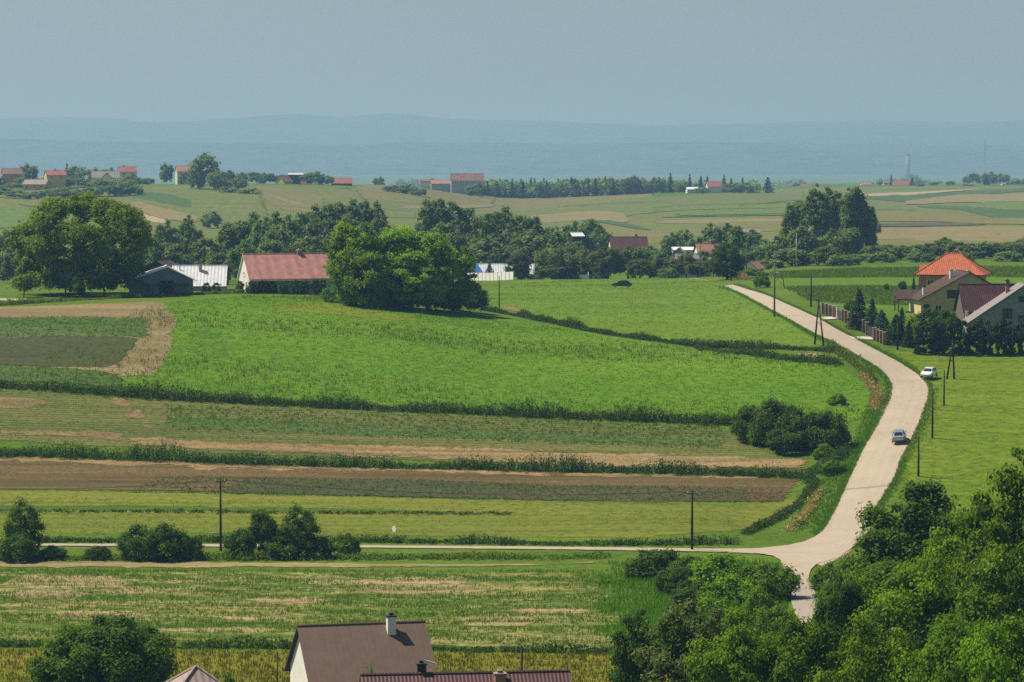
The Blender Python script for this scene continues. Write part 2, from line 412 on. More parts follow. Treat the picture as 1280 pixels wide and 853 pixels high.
def farm(nm, a, b, c=None, **k):
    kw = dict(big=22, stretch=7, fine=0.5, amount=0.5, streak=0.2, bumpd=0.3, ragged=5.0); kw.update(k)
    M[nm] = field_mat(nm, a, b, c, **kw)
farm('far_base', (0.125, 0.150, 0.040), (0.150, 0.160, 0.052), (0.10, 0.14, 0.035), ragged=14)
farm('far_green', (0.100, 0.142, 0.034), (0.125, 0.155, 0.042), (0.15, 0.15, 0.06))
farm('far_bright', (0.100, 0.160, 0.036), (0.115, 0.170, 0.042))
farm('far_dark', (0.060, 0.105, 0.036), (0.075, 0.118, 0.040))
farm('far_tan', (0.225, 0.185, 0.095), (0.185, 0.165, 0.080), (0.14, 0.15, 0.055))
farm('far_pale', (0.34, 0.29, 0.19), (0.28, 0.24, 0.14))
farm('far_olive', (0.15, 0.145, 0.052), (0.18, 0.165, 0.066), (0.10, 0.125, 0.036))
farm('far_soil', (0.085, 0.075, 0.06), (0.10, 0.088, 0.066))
def road_mat(nm, ca, cb, dark, ragged=0.28):
    t = NT(nm); P = t.pos(); n = t.noise(P, 0.10, 6, 0.68); f = t.noise(P, 2.2, 7, 0.75)
    c = t.ramp(n, [(0.32, ca), (0.68, cb)])
    ac = t.n('ShaderNodeAttribute', attribute_name='across').outputs['Fac']
    # two worn wheel lanes each way, dust and old patches
    w = t.math('SINE', t.math('MULTIPLY', ac, 6.28318 * 4)); wn_ = t.math('ADD', w, t.math('MULTIPLY', t.math('SUBTRACT', n, 0.5), 2.5))
    c = t.mix(t.math('MULTIPLY', t.ramp(wn_, [(0.35, (0, 0, 0)), (0.9, (1, 1, 1))]), 0.12), c, dark)
    pt = t.n('ShaderNodeTexVoronoi', feature='F1'); pt.inputs['Scale'].default_value = 0.09; t.l(P, pt.inputs['Vector'])
    c = t.mix(t.math('MULTIPLY', t.ramp(pt.outputs['Color'], [(0.62, (0, 0, 0)), (0.66, (1, 1, 1))]), 0.07), c, dark)
    cr = t.n('ShaderNodeTexVoronoi', feature='DISTANCE_TO_EDGE'); cr.inputs['Scale'].default_value = 0.28; t.l(t.mapv(P, (1, .6, 1)), cr.inputs['Vector'])
    c = t.mix(t.math('MULTIPLY', t.ramp(cr.outputs['Distance'], [(0.012, (1, 1, 1)), (0.022, (0, 0, 0))]), 0.08), c, sc3(dark, 0.8))
    c = t.mix(1.0, c, t.ramp(f, [(0.32, (0.88,) * 3), (0.6, (1.03,) * 3)]), 'MULTIPLY')
    p = t.surf(c, 0.9, 0.2, normal=t.bump(f, 0.3, 0.03))
    e = t.n('ShaderNodeAttribute', attribute_name='rim').outputs['Fac']
    k = t.math('ADD', t.math('DIVIDE', e, ragged), t.math('MULTIPLY', t.math('SUBTRACT', t.noise(P, 0.55, 6, 0.7), 0.5), 3.0))
    tr = t.n('ShaderNodeBsdfTransparent'); ms = t.n('ShaderNodeMixShader')
    t.l(t.math('GREATER_THAN', k, 0.45), ms.inputs[0]); t.l(tr.outputs[0], ms.inputs[1]); t.l(p.outputs[0], ms.inputs[2]); t.l(ms.outputs[0], t.out.inputs[0])
    return t.mat
M['road'] = road_mat('road_surface', (0.330, 0.276, 0.204), (0.382, 0.320, 0.240), (0.245, 0.205, 0.155))
t = NT('old_asphalt'); _P = t.pos(); _f = t.noise(_P, 2.0, 6, 0.7)
t.surf(t.ramp(_f, [(0.3, (0.24, 0.21, 0.175)), (0.7, (0.33, 0.285, 0.23))]), 0.9, 0.2); M['asphalt'] = t.mat
M['verge'] = field_mat('verge', (0.16, 0.125, 0.05), (0.085, 0.12, 0.02), (0.24, 0.17, 0.10), big=6, stretch=1, fine=1.6, amount=0.5)
M['concrete'] = plain_mat('concrete', (0.52, 0.49, 0.42), 0.85, 0.2, var=0.25)
# leaves
M['leaf_bright'] = leaf_mat('leaf_bright', (0.026, 0.078, 0.002), (0.235, 0.375, 0.007), 0.28)
M['leaf_locust'] = leaf_mat('leaf_locust', (0.040, 0.115, 0.003), (0.310, 0.470, 0.008), 0.34)
M['leaf_near'] = leaf_mat('leaf_near', (0.020, 0.062, 0.002), (0.165, 0.290, 0.008), 0.27)
M['leaf_dark'] = leaf_mat('leaf_dark', (0.020, 0.052, 0.004), (0.105, 0.170, 0.014), 0.26)
M['leaf_walnut'] = leaf_mat('leaf_walnut', (0.058, 0.120, 0.003), (0.250, 0.350, 0.010), 0.34)
M['leaf_olive'] = leaf_mat('leaf_olive', (0.050, 0.082, 0.016), (0.155, 0.195, 0.045), 0.28)
M['leaf_belt'] = leaf_mat('leaf_belt', (0.065, 0.120, 0.030), (0.230, 0.305, 0.090), 0.3)
M['leaf_willow'] = leaf_mat('leaf_willow', (0.07, 0.11, 0.020), (0.18, 0.22, 0.055), 0.3)
M['leaf_bush'] = leaf_mat('leaf_bush', (0.022, 0.060, 0.004), (0.118, 0.195, 0.012), 0.28)
M['leaf_conifer'] = leaf_mat('leaf_conifer', (0.010, 0.028, 0.007), (0.045, 0.080, 0.020), 0.12)
M['leaf_blue'] = leaf_mat('leaf_blue', (0.03, 0.055, 0.036), (0.075, 0.115, 0.075), 0.1)
M['leaf_lime'] = leaf_mat('leaf_lime', (0.12, 0.19, 0.012), (0.30, 0.38, 0.02), 0.3)
M['weeds'] = leaf_mat('weeds', (0.026, 0.060, 0.007), (0.085, 0.145, 0.018), 0.26)
M['weeds_light'] = leaf_mat('weeds_light', (0.075, 0.135, 0.010), (0.155, 0.215, 0.020), 0.3)
M['weeds_dry'] = leaf_mat('weeds_dry', (0.19, 0.165, 0.055), (0.42, 0.33, 0.135), 0.25)
M['weeds_mustard'] = leaf_mat('weeds_mustard', (0.090, 0.115, 0.010), (0.150, 0.155, 0.014), 0.3)
M['grass_blades'] = leaf_mat('grass_blades', (0.066, 0.165, 0.005), (0.122, 0.240, 0.012), 0.36)
M['crop_leaves'] = leaf_mat('crop_leaves', (0.040, 0.105, 0.014), (0.11, 0.18, 0.028), 0.3)
M['corn_leaves'] = leaf_mat('corn_leaves', (0.075, 0.155, 0.012), (0.170, 0.255, 0.026), 0.32)
M['bark'] = plain_mat('bark', (0.085, 0.065, 0.045), 0.95, 0.1, var=0.5, scale=6, bumpd=0.05)
M['bark_grey'] = plain_mat('bark_grey', (0.16, 0.145, 0.115), 0.95, 0.1, var=0.5, scale=6, bumpd=0.05)
# ------------------------------------------------------------------ ground sheet, far ridges, haze
def grid_faces(nr, nc):
    i = np.arange(nr - 1)[:, None] * nc + np.arange(nc - 1)[None, :]
    return np.stack([i, i + 1, i + nc + 1, i + nc], -1).reshape(-1, 4)
_V = np.stack([_X, _Y, _gz], -1).reshape(-1, 3)
link('ground', np_mesh('ground', _V, grid_faces(len(GD), len(GP)), M['grass'], smooth=True), kind='structure', label='green rolling farmland that runs to the hazy plain', category='ground')

def ridge(name, label, D, tops, depth, mat, seed):
    """A forested ridge: crest line from photo rows at distance D, falling to the plain in front and behind."""
    rg = np.random.default_rng(seed)
    pxs = np.linspace(-2600, 3900, 420)
    ks = sorted(tops); crest = np.interp(pxs, ks, [tops[k] for k in ks])
    w = np.array([0.04, .1, .2, .1, .04]); n1 = rg.normal(0, 1, 420)
    n1 = np.convolve(np.pad(n1, 8, mode='edge'), np.ones(17) / 17, 'valid')
    crest = crest + n1 * 3.4 + rg.normal(0, 0.18, 420)
    zc = slope_of(crest) * D
    rows = []
    for f in np.linspace(-1, 1, 25):
        y = D + f * depth * (1 + 0.1 * np.sin(pxs / 180))
        prof = (1 - abs(f)) ** 0.8 if abs(f) > 1e-9 else 1.0
        prof = 0.5 - 0.5 * math.cos(math.pi * (1 - abs(f)))
        und = 1 + (0.22 * np.sin(pxs / 97 + f * 5) + 0.14 * np.sin(pxs / 41 + f * 9 + 1)) * (1 - prof) * prof * 3
        z = -64 + (zc + 64) * prof * und
        rows.append(np.stack([(pxs - 640) / F * D, y, z], -1))
    V = np.array(rows).reshape(-1, 3)
    link(name, np_mesh(name, V, grid_faces(25, 420), mat, smooth=True), kind='structure', label=label, category='hills')
M['forest_far'] = field_mat('forest_far', (0.022, 0.042, 0.016), (0.05, 0.075, 0.028), (0.12, 0.12, 0.05), big=170, stretch=2.2, fine=0.02, amount=0.5, bumpd=8, ragged=0)
ridge('hills', 'long low wooded ridge behind the plain', 15500, {-2600: 178, 0: 172, 200: 176, 420: 180, 560: 178, 700: 181, 860: 179, 1000: 181, 1200: 180, 3900: 184}, 2600, M['forest_far'], 3)
ridge('mountains', 'pale blue mountain range on the skyline', 21500, {-2600: 150, 0: 148, 90: 147, 150: 149, 175: 153, 210: 154, 260: 150, 300: 147, 340: 143, 375: 141, 430: 145, 480: 141, 520: 144, 560: 149, 650: 151, 740: 155, 830: 158, 920: 156, 1000: 152, 1090: 150, 1200: 152, 1300: 150, 3900: 156}, 3200, M['forest_far'], 8)

HAZE = True
if HAZE:
    hz = NT('haze'); pv = hz.n('ShaderNodeVolumePrincipled')
    pv.inputs['Color'].default_value = (0.225, 0.430, 0.78, 1)
    pv.inputs['Absorption Color'].default_value = (0.35, 0.22, 0.0, 1)
    pv.inputs['Density'].default_value = 1.4e-4
    pv.inputs['Anisotropy'].default_value = 0.15
    hz.l(pv.outputs[0], hz.out.inputs['Volume'])
    zt = float(slope_of(138)) * 29500 + 20
    MB().box(-36000, 36000, -400, 34000, -70, zt).build('haze', hz.mat, kind='stuff', label='thin blue summer haze lying over the land', category='haze')

# ------------------------------------------------------------------ fields, draped on the ground
RNG = np.random.default_rng(11)
PATCH = {}; PATCHM = {}
def interp_line(pts, n):
    pts = np.array(pts, float); d = np.r_[0, np.cumsum(np.hypot(*np.diff(pts, axis=0).T))]
    s = np.linspace(0, d[-1], n)
    return np.stack([np.interp(s, d, pts[:, 0]), np.interp(s, d, pts[:, 1])], -1)
def interp_x(pts, xs):
    pts = np.array(pts, float); return np.stack([xs, np.interp(xs, pts[:, 0], pts[:, 1])], -1)
def drape(top, bot, du=8.0, dv=2.0, jit=0.00, byx=True):
    """Grid of ground points between two photo lines."""
    L = max(np.hypot(*np.diff(np.array(top, float), axis=0).T).sum(), np.hypot(*np.diff(np.array(bot, float), axis=0).T).sum())
    nu = max(4, int(L / du))
    if byx:
        T = interp_x(top, np.linspace(top[0][0], top[-1][0], nu)); B = interp_x(bot, np.linspace(bot[0][0], bot[-1][0], nu))
    else:
        T = interp_line(top, nu); B = interp_line(bot, nu)
    if jit:
        a = RNG.normal(0, jit, nu); a = (a + np.roll(a, 1)) * 0.7; b = RNG.normal(0, jit, nu); b = (b + np.roll(b, 1)) * 0.7
        T[:, 1] += a; B[:, 1] += b
    nv = max(3, int(np.abs(T - B).max() / dv))
    w = np.linspace(0, 1, nv)[:, None, None]
    G = T[None] * (1 - w) + B[None] * w
    return ground_at(G[..., 0].ravel(), G[..., 1].ravel()).reshape(nv, nu, 3)
def field(name, top, bot, mat, layer=1, label=None, kind='structure', **kw):
    G = drape(top, bot, **kw)
    V = G.copy(); V[..., 2] += layer * np.where(G[..., 1] < 900, 0.014 + G[..., 1] * 2e-5, 0.035 + G[..., 1] * 6e-5)
    me = np_mesh(name, V.reshape(-1, 3), grid_faces(*G.shape[:2])[:, ::-1], M[mat], smooth=True)
    cv = np.zeros(G.shape[:2]); cv[1:] = np.cumsum(np.linalg.norm(np.diff(G, axis=0), axis=-1), 0)
    cu = np.zeros(G.shape[:2]); cu[:, 1:] = np.cumsum(np.linalg.norm(np.diff(G, axis=1), axis=-1), 1)
    rim = np.minimum(np.minimum(cv, cv[-1:] - cv), np.minimum(cu, cu[:, -1:] - cu))
    me.attributes.new('rim', 'FLOAT', 'POINT').data.foreach_set('value', rim.astype(np.float32).ravel())
    o = link(name, me, kind=kind)
    o['category'] = 'field'
    if label: o['label'] = label
    PATCH[name] = G; PATCHM[mat] = G
    return G

def sample(G, n, rng):
    """n points spread evenly over a draped grid."""
    a, b, c, d = G[:-1, :-1], G[:-1, 1:], G[1:, 1:], G[1:, :-1]
    ar = (np.linalg.norm(np.cross(c - a, b - d), axis=-1) / 2).ravel()
    k = rng.choice(len(ar), n, p=ar / ar.sum())
    s, t = rng.random(n)[:, None], rng.random(n)[:, None]
    a, b, c, d = (q.reshape(-1, 3)[k] for q in (a, b, c, d))
    p = (a * (1 - s) + b * s) * (1 - t) + (d * (1 - s) + c * s) * t
    p[:, 2] = ground_z(p[:, 0], p[:, 1])
    return p
def area(G):
    a, b, c, d = G[:-1, :-1], G[:-1, 1:], G[1:, 1:], G[1:, :-1]
    return float((np.linalg.norm(np.cross(c - a, b - d), axis=-1) / 2).sum())

def blades(P, h, w, rng, lean=0.45, per=3, clump=0.12, hv=0.4):
    """Tapering blades standing at each point."""
    n = len(P) * per
    base = np.repeat(P, per, 0).copy(); base[:, :2] += rng.normal(0, clump, (n, 2))
    hh = (np.repeat(h, per) if hasattr(h, '__len__') else h) * (1 + rng.uniform(-hv, hv, n))
    ang = rng.uniform(0, 2 * math.pi, n); dx, dy = np.cos(ang), np.sin(ang)
    la = rng.uniform(0, 2 * math.pi, n); lr = rng.uniform(0, lean, n) * hh
    tip = base + np.stack([np.cos(la) * lr, np.sin(la) * lr, hh], -1)
    ww = w * rng.uniform(0.6, 1.4, n)
    l = base + np.stack([dx * ww, dy * ww, -0.05 + 0 * ww], -1); r = base - np.stack([dx * ww, dy * ww, 0.05 + 0 * ww], -1)
    V = np.stack([l, r, tip], 1).reshape(-1, 3)
    return V, np.arange(n * 3).reshape(n, 3), np.clip(np.repeat(rng.random(len(P)), per) * 0.6 + rng.random(n) * 0.4, 0, 1)
def tufts(name, G, dens, h, w, mat, label, cat='grass', kind='stuff', seed=1, group=None, nmax=160000, keep=None, **kw):
    rng = np.random.default_rng(seed)
    P = sample(G, min(nmax, max(30, int(area(G) * dens))), rng)
    if keep is not None: P = P[keep(P, rng)]
    hh = h
    V, Fc, tn = blades(P, hh, w, rng, **kw)
    o = link(name, np_mesh(name, V, Fc, M[mat], tone=tn), label=label, category=cat)
    if kind: o['kind'] = kind
    if group: o['group'] = group
    return o
def blotch(scale, lo, seed=0, sx=3.0):
    """Keep points where a smooth random field is high: ragged patches."""
    r = np.random.default_rng(seed); ph = r.uniform(0, 6.28, 8); an = r.uniform(-0.5, 0.5, 8); fr = r.uniform(0.6, 2.2, 8)
    def f(P, rng):
        q = sum(np.sin((P[:, 0] / sx * np.sin(a) + P[:, 1] * np.cos(a) * 1.0 + P[:, 0] / sx * (0.5 + 0.5 * np.cos(3 * p))) / scale * f_ * 6.28 + p) for p, a, f_ in zip(ph, an, fr)) / 3
        return q + rng.normal(0, 0.25, len(P)) > lo
    return f

# --- the big hillside meadow and its neighbours
field('meadow', [(196, 377), (300, 369), (410, 369), (460, 379), (560, 392), (610, 397), (690, 407), (760, 420), (860, 435), (960, 444), (1030, 447), (1092, 484)],
      [(-4, 478), (60, 484), (200, 495), (300, 503), (500, 511), (700, 521), (900, 530), (1000, 530), (1050, 532), (1092, 520)], 'meadow', 1, 'bright green hay meadow sloping over the hillside')
field('meadow', [(596, 372), (640, 353), (700, 349), (780, 349), (866, 347.5), (900, 356), (958, 387), (1010, 419), (1028, 430)],
      [(612, 386), (690, 402), (760, 414), (860, 430), (920, 434), (960, 435), (1010, 436), (1028, 436)], 'meadow_pale', 1, 'lighter green meadow on the crest beside the road', byx=True)
field('meadow', [(700, 427), (860, 438), (1000, 449)], [(720, 433), (860, 445), (1004, 455)], 'meadow_pale', 2)
field('meadow', [(320, 378), (400, 376), (470, 388), (560, 398)], [(330, 392), (420, 398), (500, 404), (580, 408)], 'meadow_dry', 2)
field('meadow', [(215, 405), (260, 408), (300, 412)], [(225, 440), (270, 455), (310, 448)], 'meadow_deep', 2)
field('meadow', [(240, 472), (400, 478), (600, 490)], [(230, 490), (400, 500), (600, 508)], 'meadow_deep', 2)
# tilled plot on the upper left
field('ploughed_field', [(-260, 384), (-10, 384), (100, 381), (180, 377), (205, 378), (222, 400)], [(-260, 476), (-10, 476), (70, 474), (150, 473), (195, 469), (214, 440)], 'dirt', 2, 'sandy tilled plot beside the big walnut tree', jit=0.40)
field('crop_field', [(-260, 397), (-10, 397), (60, 396), (140, 396), (188, 398)], [(-260, 423), (-10, 423), (60, 422), (140, 421), (190, 424)], 'crop_green', 3, 'green crop strip on the sandy plot', jit=0.25)
field('crop_field', [(-260, 422), (-10, 422), (60, 421), (140, 420), (182, 423)], [(-260, 458), (-10, 458), (80, 460), (130, 461), (150, 455)], 'crop_dark', 4, 'dark brown strip of young crop on the sandy plot', jit=0.25)
field('crop_field', [(-260, 456), (-10, 456), (60, 459), (120, 463), (150, 468)], [(-260, 478), (-10, 478), (60, 480), (120, 484), (160, 488)], 'crop_green', 5, jit=0.25)
# strip between the two upper banks
field('crop_field', [(-260, 486), (-10, 486), (120, 492), (300, 505), (500, 516), (700, 526), (905, 534)], [(-260, 552), (-10, 552), (160, 562), (300, 570), (500, 577), (700, 586), (1016, 590)], 'crop_mixed', 2, 'strip of mixed green crop between two weedy banks')
field('ploughed_field', [(-260, 494), (-10, 494), (40, 497), (72, 501)], [(-260, 514), (-10, 514), (40, 513), (72, 507)], 'dirt_path', 3, jit=0.30)
field('dirt_patch', [(122, 494), (150, 495), (164, 497)], [(176, 538), (196, 540), (206, 542)], 'dirt_path', 3, 'bare earth path worn across the crop strip', jit=0.40)
field('dirt_patch', [(-260, 533), (-10, 533), (80, 535), (150, 541)], [(-260, 546), (-10, 546), (80, 548), (180, 556)], 'dirt_path', 3, jit=0.50)
field('crop_field', [(206, 519), (400, 527), (600, 538), (800, 546), (905, 550)], [(206, 536), (400, 544), (600, 551), (800, 557), (905, 560)], 'crop_green', 3)
field('stubble_field', [(150, 545), (300, 552), (500, 554), (700, 561), (900, 569), (1018, 572)], [(160, 559), (300, 568), (500, 575), (700, 584), (900, 589), (1010, 588)], 'stubble_pale', 4, 'pale strip of dry stubble above the lower bank', jit=0.40)
# brown field
field('stubble_field', [(-260, 568), (-10, 568), (160, 575), (300, 580), (500, 585), (700, 590), (900, 595), (1006, 598)], [(-260, 613), (-10, 613), (200, 616), (400, 620), (600, 625), (800, 629), (984, 629)], 'stubble', 2, 'brown stubble field across the middle')
field('stubble_field', [(-260, 568), (-10, 568), (160, 574), (300, 579), (500, 584), (700, 590), (960, 595)], [(-260, 580), (-10, 580), (160, 584), (300, 590), (500, 592), (700, 598), (950, 602)], 'stubble_pale', 3, jit=0.70)
field('crop_field', [(300, 600), (500, 600), (700, 606), (940, 612)], [(260, 617), (500, 623), (700, 627), (940, 629)], 'crop_dark', 3, jit=0.60)
for _k in range(5):
    field('crop_row', [(958 + _k * 8, 600), (963 + _k * 8, 600)], [(938 + _k * 8, 629), (943.5 + _k * 8, 629)], 'crop_green', 4, du=2)
# mown grass strip
field('mown_field', [(-260, 612), (-10, 612), (200, 615), (400, 619), (600, 624), (800, 629), (930, 631), (1000, 622)], [(-260, 668), (-10, 668), (200, 668), (400, 670), (600, 672), (800, 674), (930, 664), (1000, 634)], 'mown', 1, 'mown yellow-green grass strip above the side road')
field('mown_field', [(-260, 631), (-10, 631), (160, 631), (400, 634), (640, 639)], [(-260, 640), (-10, 640), (160, 640), (400, 642), (640, 642)], 'grass_strip', 2)
# foreground
field('patchy_field', [(-260, 712), (-10, 712), (200, 712), (400, 713), (600, 714), (700, 713), (735, 716)], [(-260, 806), (-10, 806), (200, 806), (400, 808), (600, 812), (740, 814), (850, 814)], 'patchy', 1, 'patchy green and straw-coloured fallow field')
field('farm_track', [(-260, 701), (-10, 701), (200, 702), (400, 703.5), (600, 705), (752, 702)], [(-260, 711), (-10, 711), (200, 711), (400, 711), (600, 710), (752, 706)], 'track', 3, 'straw-coloured wheel track along the fallow field', jit=0.25)
for (_a, _b, _y0, _y1) in [(-5, 175, 719, 738), (120, 205, 733, 745), (190, 300, 724, 731), (-5, 250, 755.5, 758.5), (370, 500, 724, 733), (430, 620, 729, 745), (632, 742, 759, 770), (250, 370, 758, 762), (190, 360, 784, 792), (260, 380, 770, 776), (540, 660, 740, 746), (-5, 120, 738, 750), (60, 190, 762, 774), (470, 600, 720, 732), (300, 420, 746, 756), (560, 680, 770, 784), (380, 470, 792, 804)]:
    _m = (_a + _b) / 2
    field('dry_patch', [(_a, (_y0 + _y1) / 2 - 0.3), (_m - (_b - _a) * .3, _y0), (_m + (_b - _a) * .3, _y0), (_b, (_y0 + _y1) / 2 - 0.3)], [(_a, (_y0 + _y1) / 2 + 0.3), (_m - (_b - _a) * .25, _y1), (_m + (_b - _a) * .3, _y1), (_b, (_y0 + _y1) / 2 + 0.3)], 'track', 2, jit=0.60)
field('mustard_field', [(-300, 811), (200, 811), (400, 813), (600, 815), (770, 818), (900, 818)], [(-300, 880), (200, 880), (400, 880), (600, 880), (770, 880), (900, 880)], 'mustard', 1, 'golden-green mustard crop behind the brown roof')
# right of the road
field('meadow', [(1112, 436), (1150, 438), (1200, 441), (1760, 446)], [(1128, 640), (1160, 640), (1220, 640), (1760, 640)], 'right_meadow', 1, 'yellow-green mown meadow right of the road', byx=True)
field('crop_field', [(964, 341), (1010, 338), (1080, 335.5), (1180, 334.5), (1760, 332)], [(968, 348), (1010, 348), (1080, 347), (1180, 347), (1760, 346)], 'corn_dark', 1, 'dark strip of young maize behind the orange-roofed house')
field('crop_field', [(968, 348), (1010, 348), (1080, 347), (1180, 347), (1760, 346)], [(975, 358), (1020, 357), (1080, 357), (1180, 358), (1760, 358)], 'corn_light', 1, 'bright green crop strip in front of the maize')
field('crop_field', [(984, 359), (1020, 357), (1080, 357), (1180, 358), (1760, 358)], [(1012, 377), (1060, 380), (1120, 382), (1180, 382), (1760, 384)], 'corn_dark', 1, 'dark green leafy crop in front of the bright strip')
field('crop_field', [(1012, 377), (1060, 380), (1120, 382), (1180, 382), (1760, 384)], [(1040, 394), (1080, 400), (1120, 402), (1180, 402), (1760, 404)], 'corn_light', 1)

# --- far fields
FARF = [
 ('far_base', [(-120, 238), (0, 237), (160, 231), (300, 231), (440, 234), (560, 240), (660, 247), (850, 245), (1000, 235), (1150, 233.5), (1400, 233)], [(-120, 300), (0, 300), (160, 300), (300, 300), (440, 300), (560, 306), (660, 310), (850, 312), (1000, 316), (1150, 318), (1400, 318)], 'muted olive-green farmland of the far slopes'),
 ('far_green', [(160, 240), (240, 236), (330, 238)], [(170, 262), (250, 278), (345, 288)], 'pale green field below the big round tree on the far hill'),
 ('far_dark', [(166, 239), (210, 243), (240, 252)], [(166, 248), (210, 256), (240, 262)], None),
 ('far_tan', [(165, 250), (200, 260), (250, 272)], [(160, 262), (200, 274), (245, 281)], 'tan stubble strip on the far left hillside'),
 ('far_pale', [(160, 262), (190, 269), (215, 276)], [(150, 268), (185, 277), (212, 282)], None),
 ('far_olive', [(185, 276), (212, 282)], [(180, 287), (212, 292)], None),
 ('far_tan', [(160, 225), (200, 226), (240, 227)], [(160, 230), (200, 232), (240, 233)], None),
 ('far_bright', [(-40, 262), (20, 260), (52, 262)], [(-40, 290), (20, 285), (45, 275)], 'bright green far field on the left edge'),
 ('far_olive', [(20, 252), (60, 252), (90, 256)], [(20, 256), (60, 262), (90, 268)], None),
 ('far_olive', [(318, 232), (350, 236), (400, 243), (450, 251)], [(322, 244), (350, 262), (400, 272), (450, 272)], 'dry olive pasture below the yellow farm'),
 ('far_tan', [(340, 244), (380, 255)], [(345, 250), (392, 262)], None),
 ('far_green', [(400, 246), (470, 251), (560, 252)], [(400, 275), (470, 272), (560, 275)], None),
 ('far_olive', [(440, 232), (490, 232), (560, 236), (620, 247)], [(450, 251), (490, 254), (560, 256), (620, 262)], 'tan and olive field in front of the long hall'),
 ('far_tan', [(500, 258), (570, 257), (620, 256)], [(500, 262), (570, 262), (620, 260)], None),
 ('far_olive', [(598, 250), (680, 246.5), (760, 241), (820, 240)], [(598, 270), (680, 262), (760, 252), (820, 248)], 'olive field along the foot of the dark wood'),
 ('far_green', [(620, 268), (700, 258), (800, 248), (920, 241), (1005, 238)], [(620, 300), (700, 286), (800, 268), (920, 258), (1005, 250)], 'broad pale green far field'),
 ('far_dark', [(700, 258.5), (780, 254), (830, 252)], [(700, 259.3), (780, 254.9), (830, 252.9)], None),
 ('far_tan', [(640, 272), (740, 264), (780, 266)], [(640, 282), (740, 276), (790, 280)], None),
 ('far_dark', [(750, 274), (790, 281), (815, 288)], [(745, 278), (790, 286), (812, 290)], None),
 ('far_olive', [(700, 289), (760, 284), (830, 290), (900, 286)], [(700, 306), (760, 305), (830, 306), (900, 304)], 'tan field behind the valley trees'),
 ('far_bright', [(800, 262), (900, 258), (1010, 256)], [(800, 265), (900, 262), (1010, 260)], None),
 ('far_dark', [(810, 260), (900, 255.6), (1010, 253)], [(810, 260.7), (900, 256.4), (1010, 253.8)], None),
 ('far_bright', [(840, 266), (920, 264), (1000, 263)], [(840, 271), (920, 269), (1000, 268)], 'bright green far strip behind the lone bush'),
 ('far_dark', [(820, 272), (900, 270), (1000, 268.5)], [(820, 273), (900, 271.2), (1000, 270)], None),
 ('far_tan', [(815, 276), (900, 274), (990, 273)], [(815, 280), (900, 280), (990, 280)], None),
 ('far_olive', [(890, 278), (990, 276)], [(890, 292), (990, 290)], None),
 ('far_dark', [(1075, 243), (1130, 244), (1200, 240), (1300, 235)], [(1075, 249), (1130, 253), (1170, 249), (1300, 238)], 'dark green far field beyond the tall poplars'),
 ('far_pale', [(1080, 243), (1140, 241), (1200, 237.5), (1225, 236.5)], [(1080, 246.5), (1140, 244.5), (1200, 239.5), (1225, 237.5)], 'pale straw strip on the far right plateau'),
 ('far_tan', [(1130, 252), (1200, 244), (1700, 238)], [(1130, 257), (1200, 254), (1700, 246)], None),
 ('far_green', [(1080, 252), (1130, 256)], [(1080, 262), (1150, 264)], None),
 ('far_dark', [(1140, 258), (1200, 258), (1240, 262), (1700, 265)], [(1150, 260), (1200, 263), (1250, 275), (1700, 278)], 'dark blue-green wedge-shaped far field on the right'),
 ('far_bright', [(1220, 252), (1260, 249), (1700, 247)], [(1220, 260), (1260, 263), (1700, 264)], None),
 ('far_olive', [(1085, 264), (1170, 265), (1240, 273), (1700, 278)], [(1085, 278), (1170, 278), (1240, 281), (1700, 285)], 'pale olive stubble field on the far right'),
 ('far_soil', [(1085, 281), (1140, 279), (1200, 279), (1240, 281)], [(1085, 284.5), (1140, 284.5), (1200, 283), (1240, 282)], 'long thin ploughed strip on the far right'),
 ('far_tan', [(1078, 286), (1170, 284), (1240, 283.5), (1700, 286)], [(1078, 300), (1170, 301), (1240, 303), (1700, 306)], 'tan stubble field behind the right hedge'),
 ('far_olive', [(1075, 300), (1170, 301), (1240, 303), (1700, 306)], [(1075, 309), (1170, 310), (1240, 312), (1700, 314)], None),
]
_lay = 1
for (_m, _t, _b, _l) in FARF:
    _lay = _lay % 5 + 1
    field('far_field', _t, _b, _m, 0.4 if _m == 'far_base' else 1.0 + _lay * 0.35, _l, du=8, dv=2.0, jit=0.105)

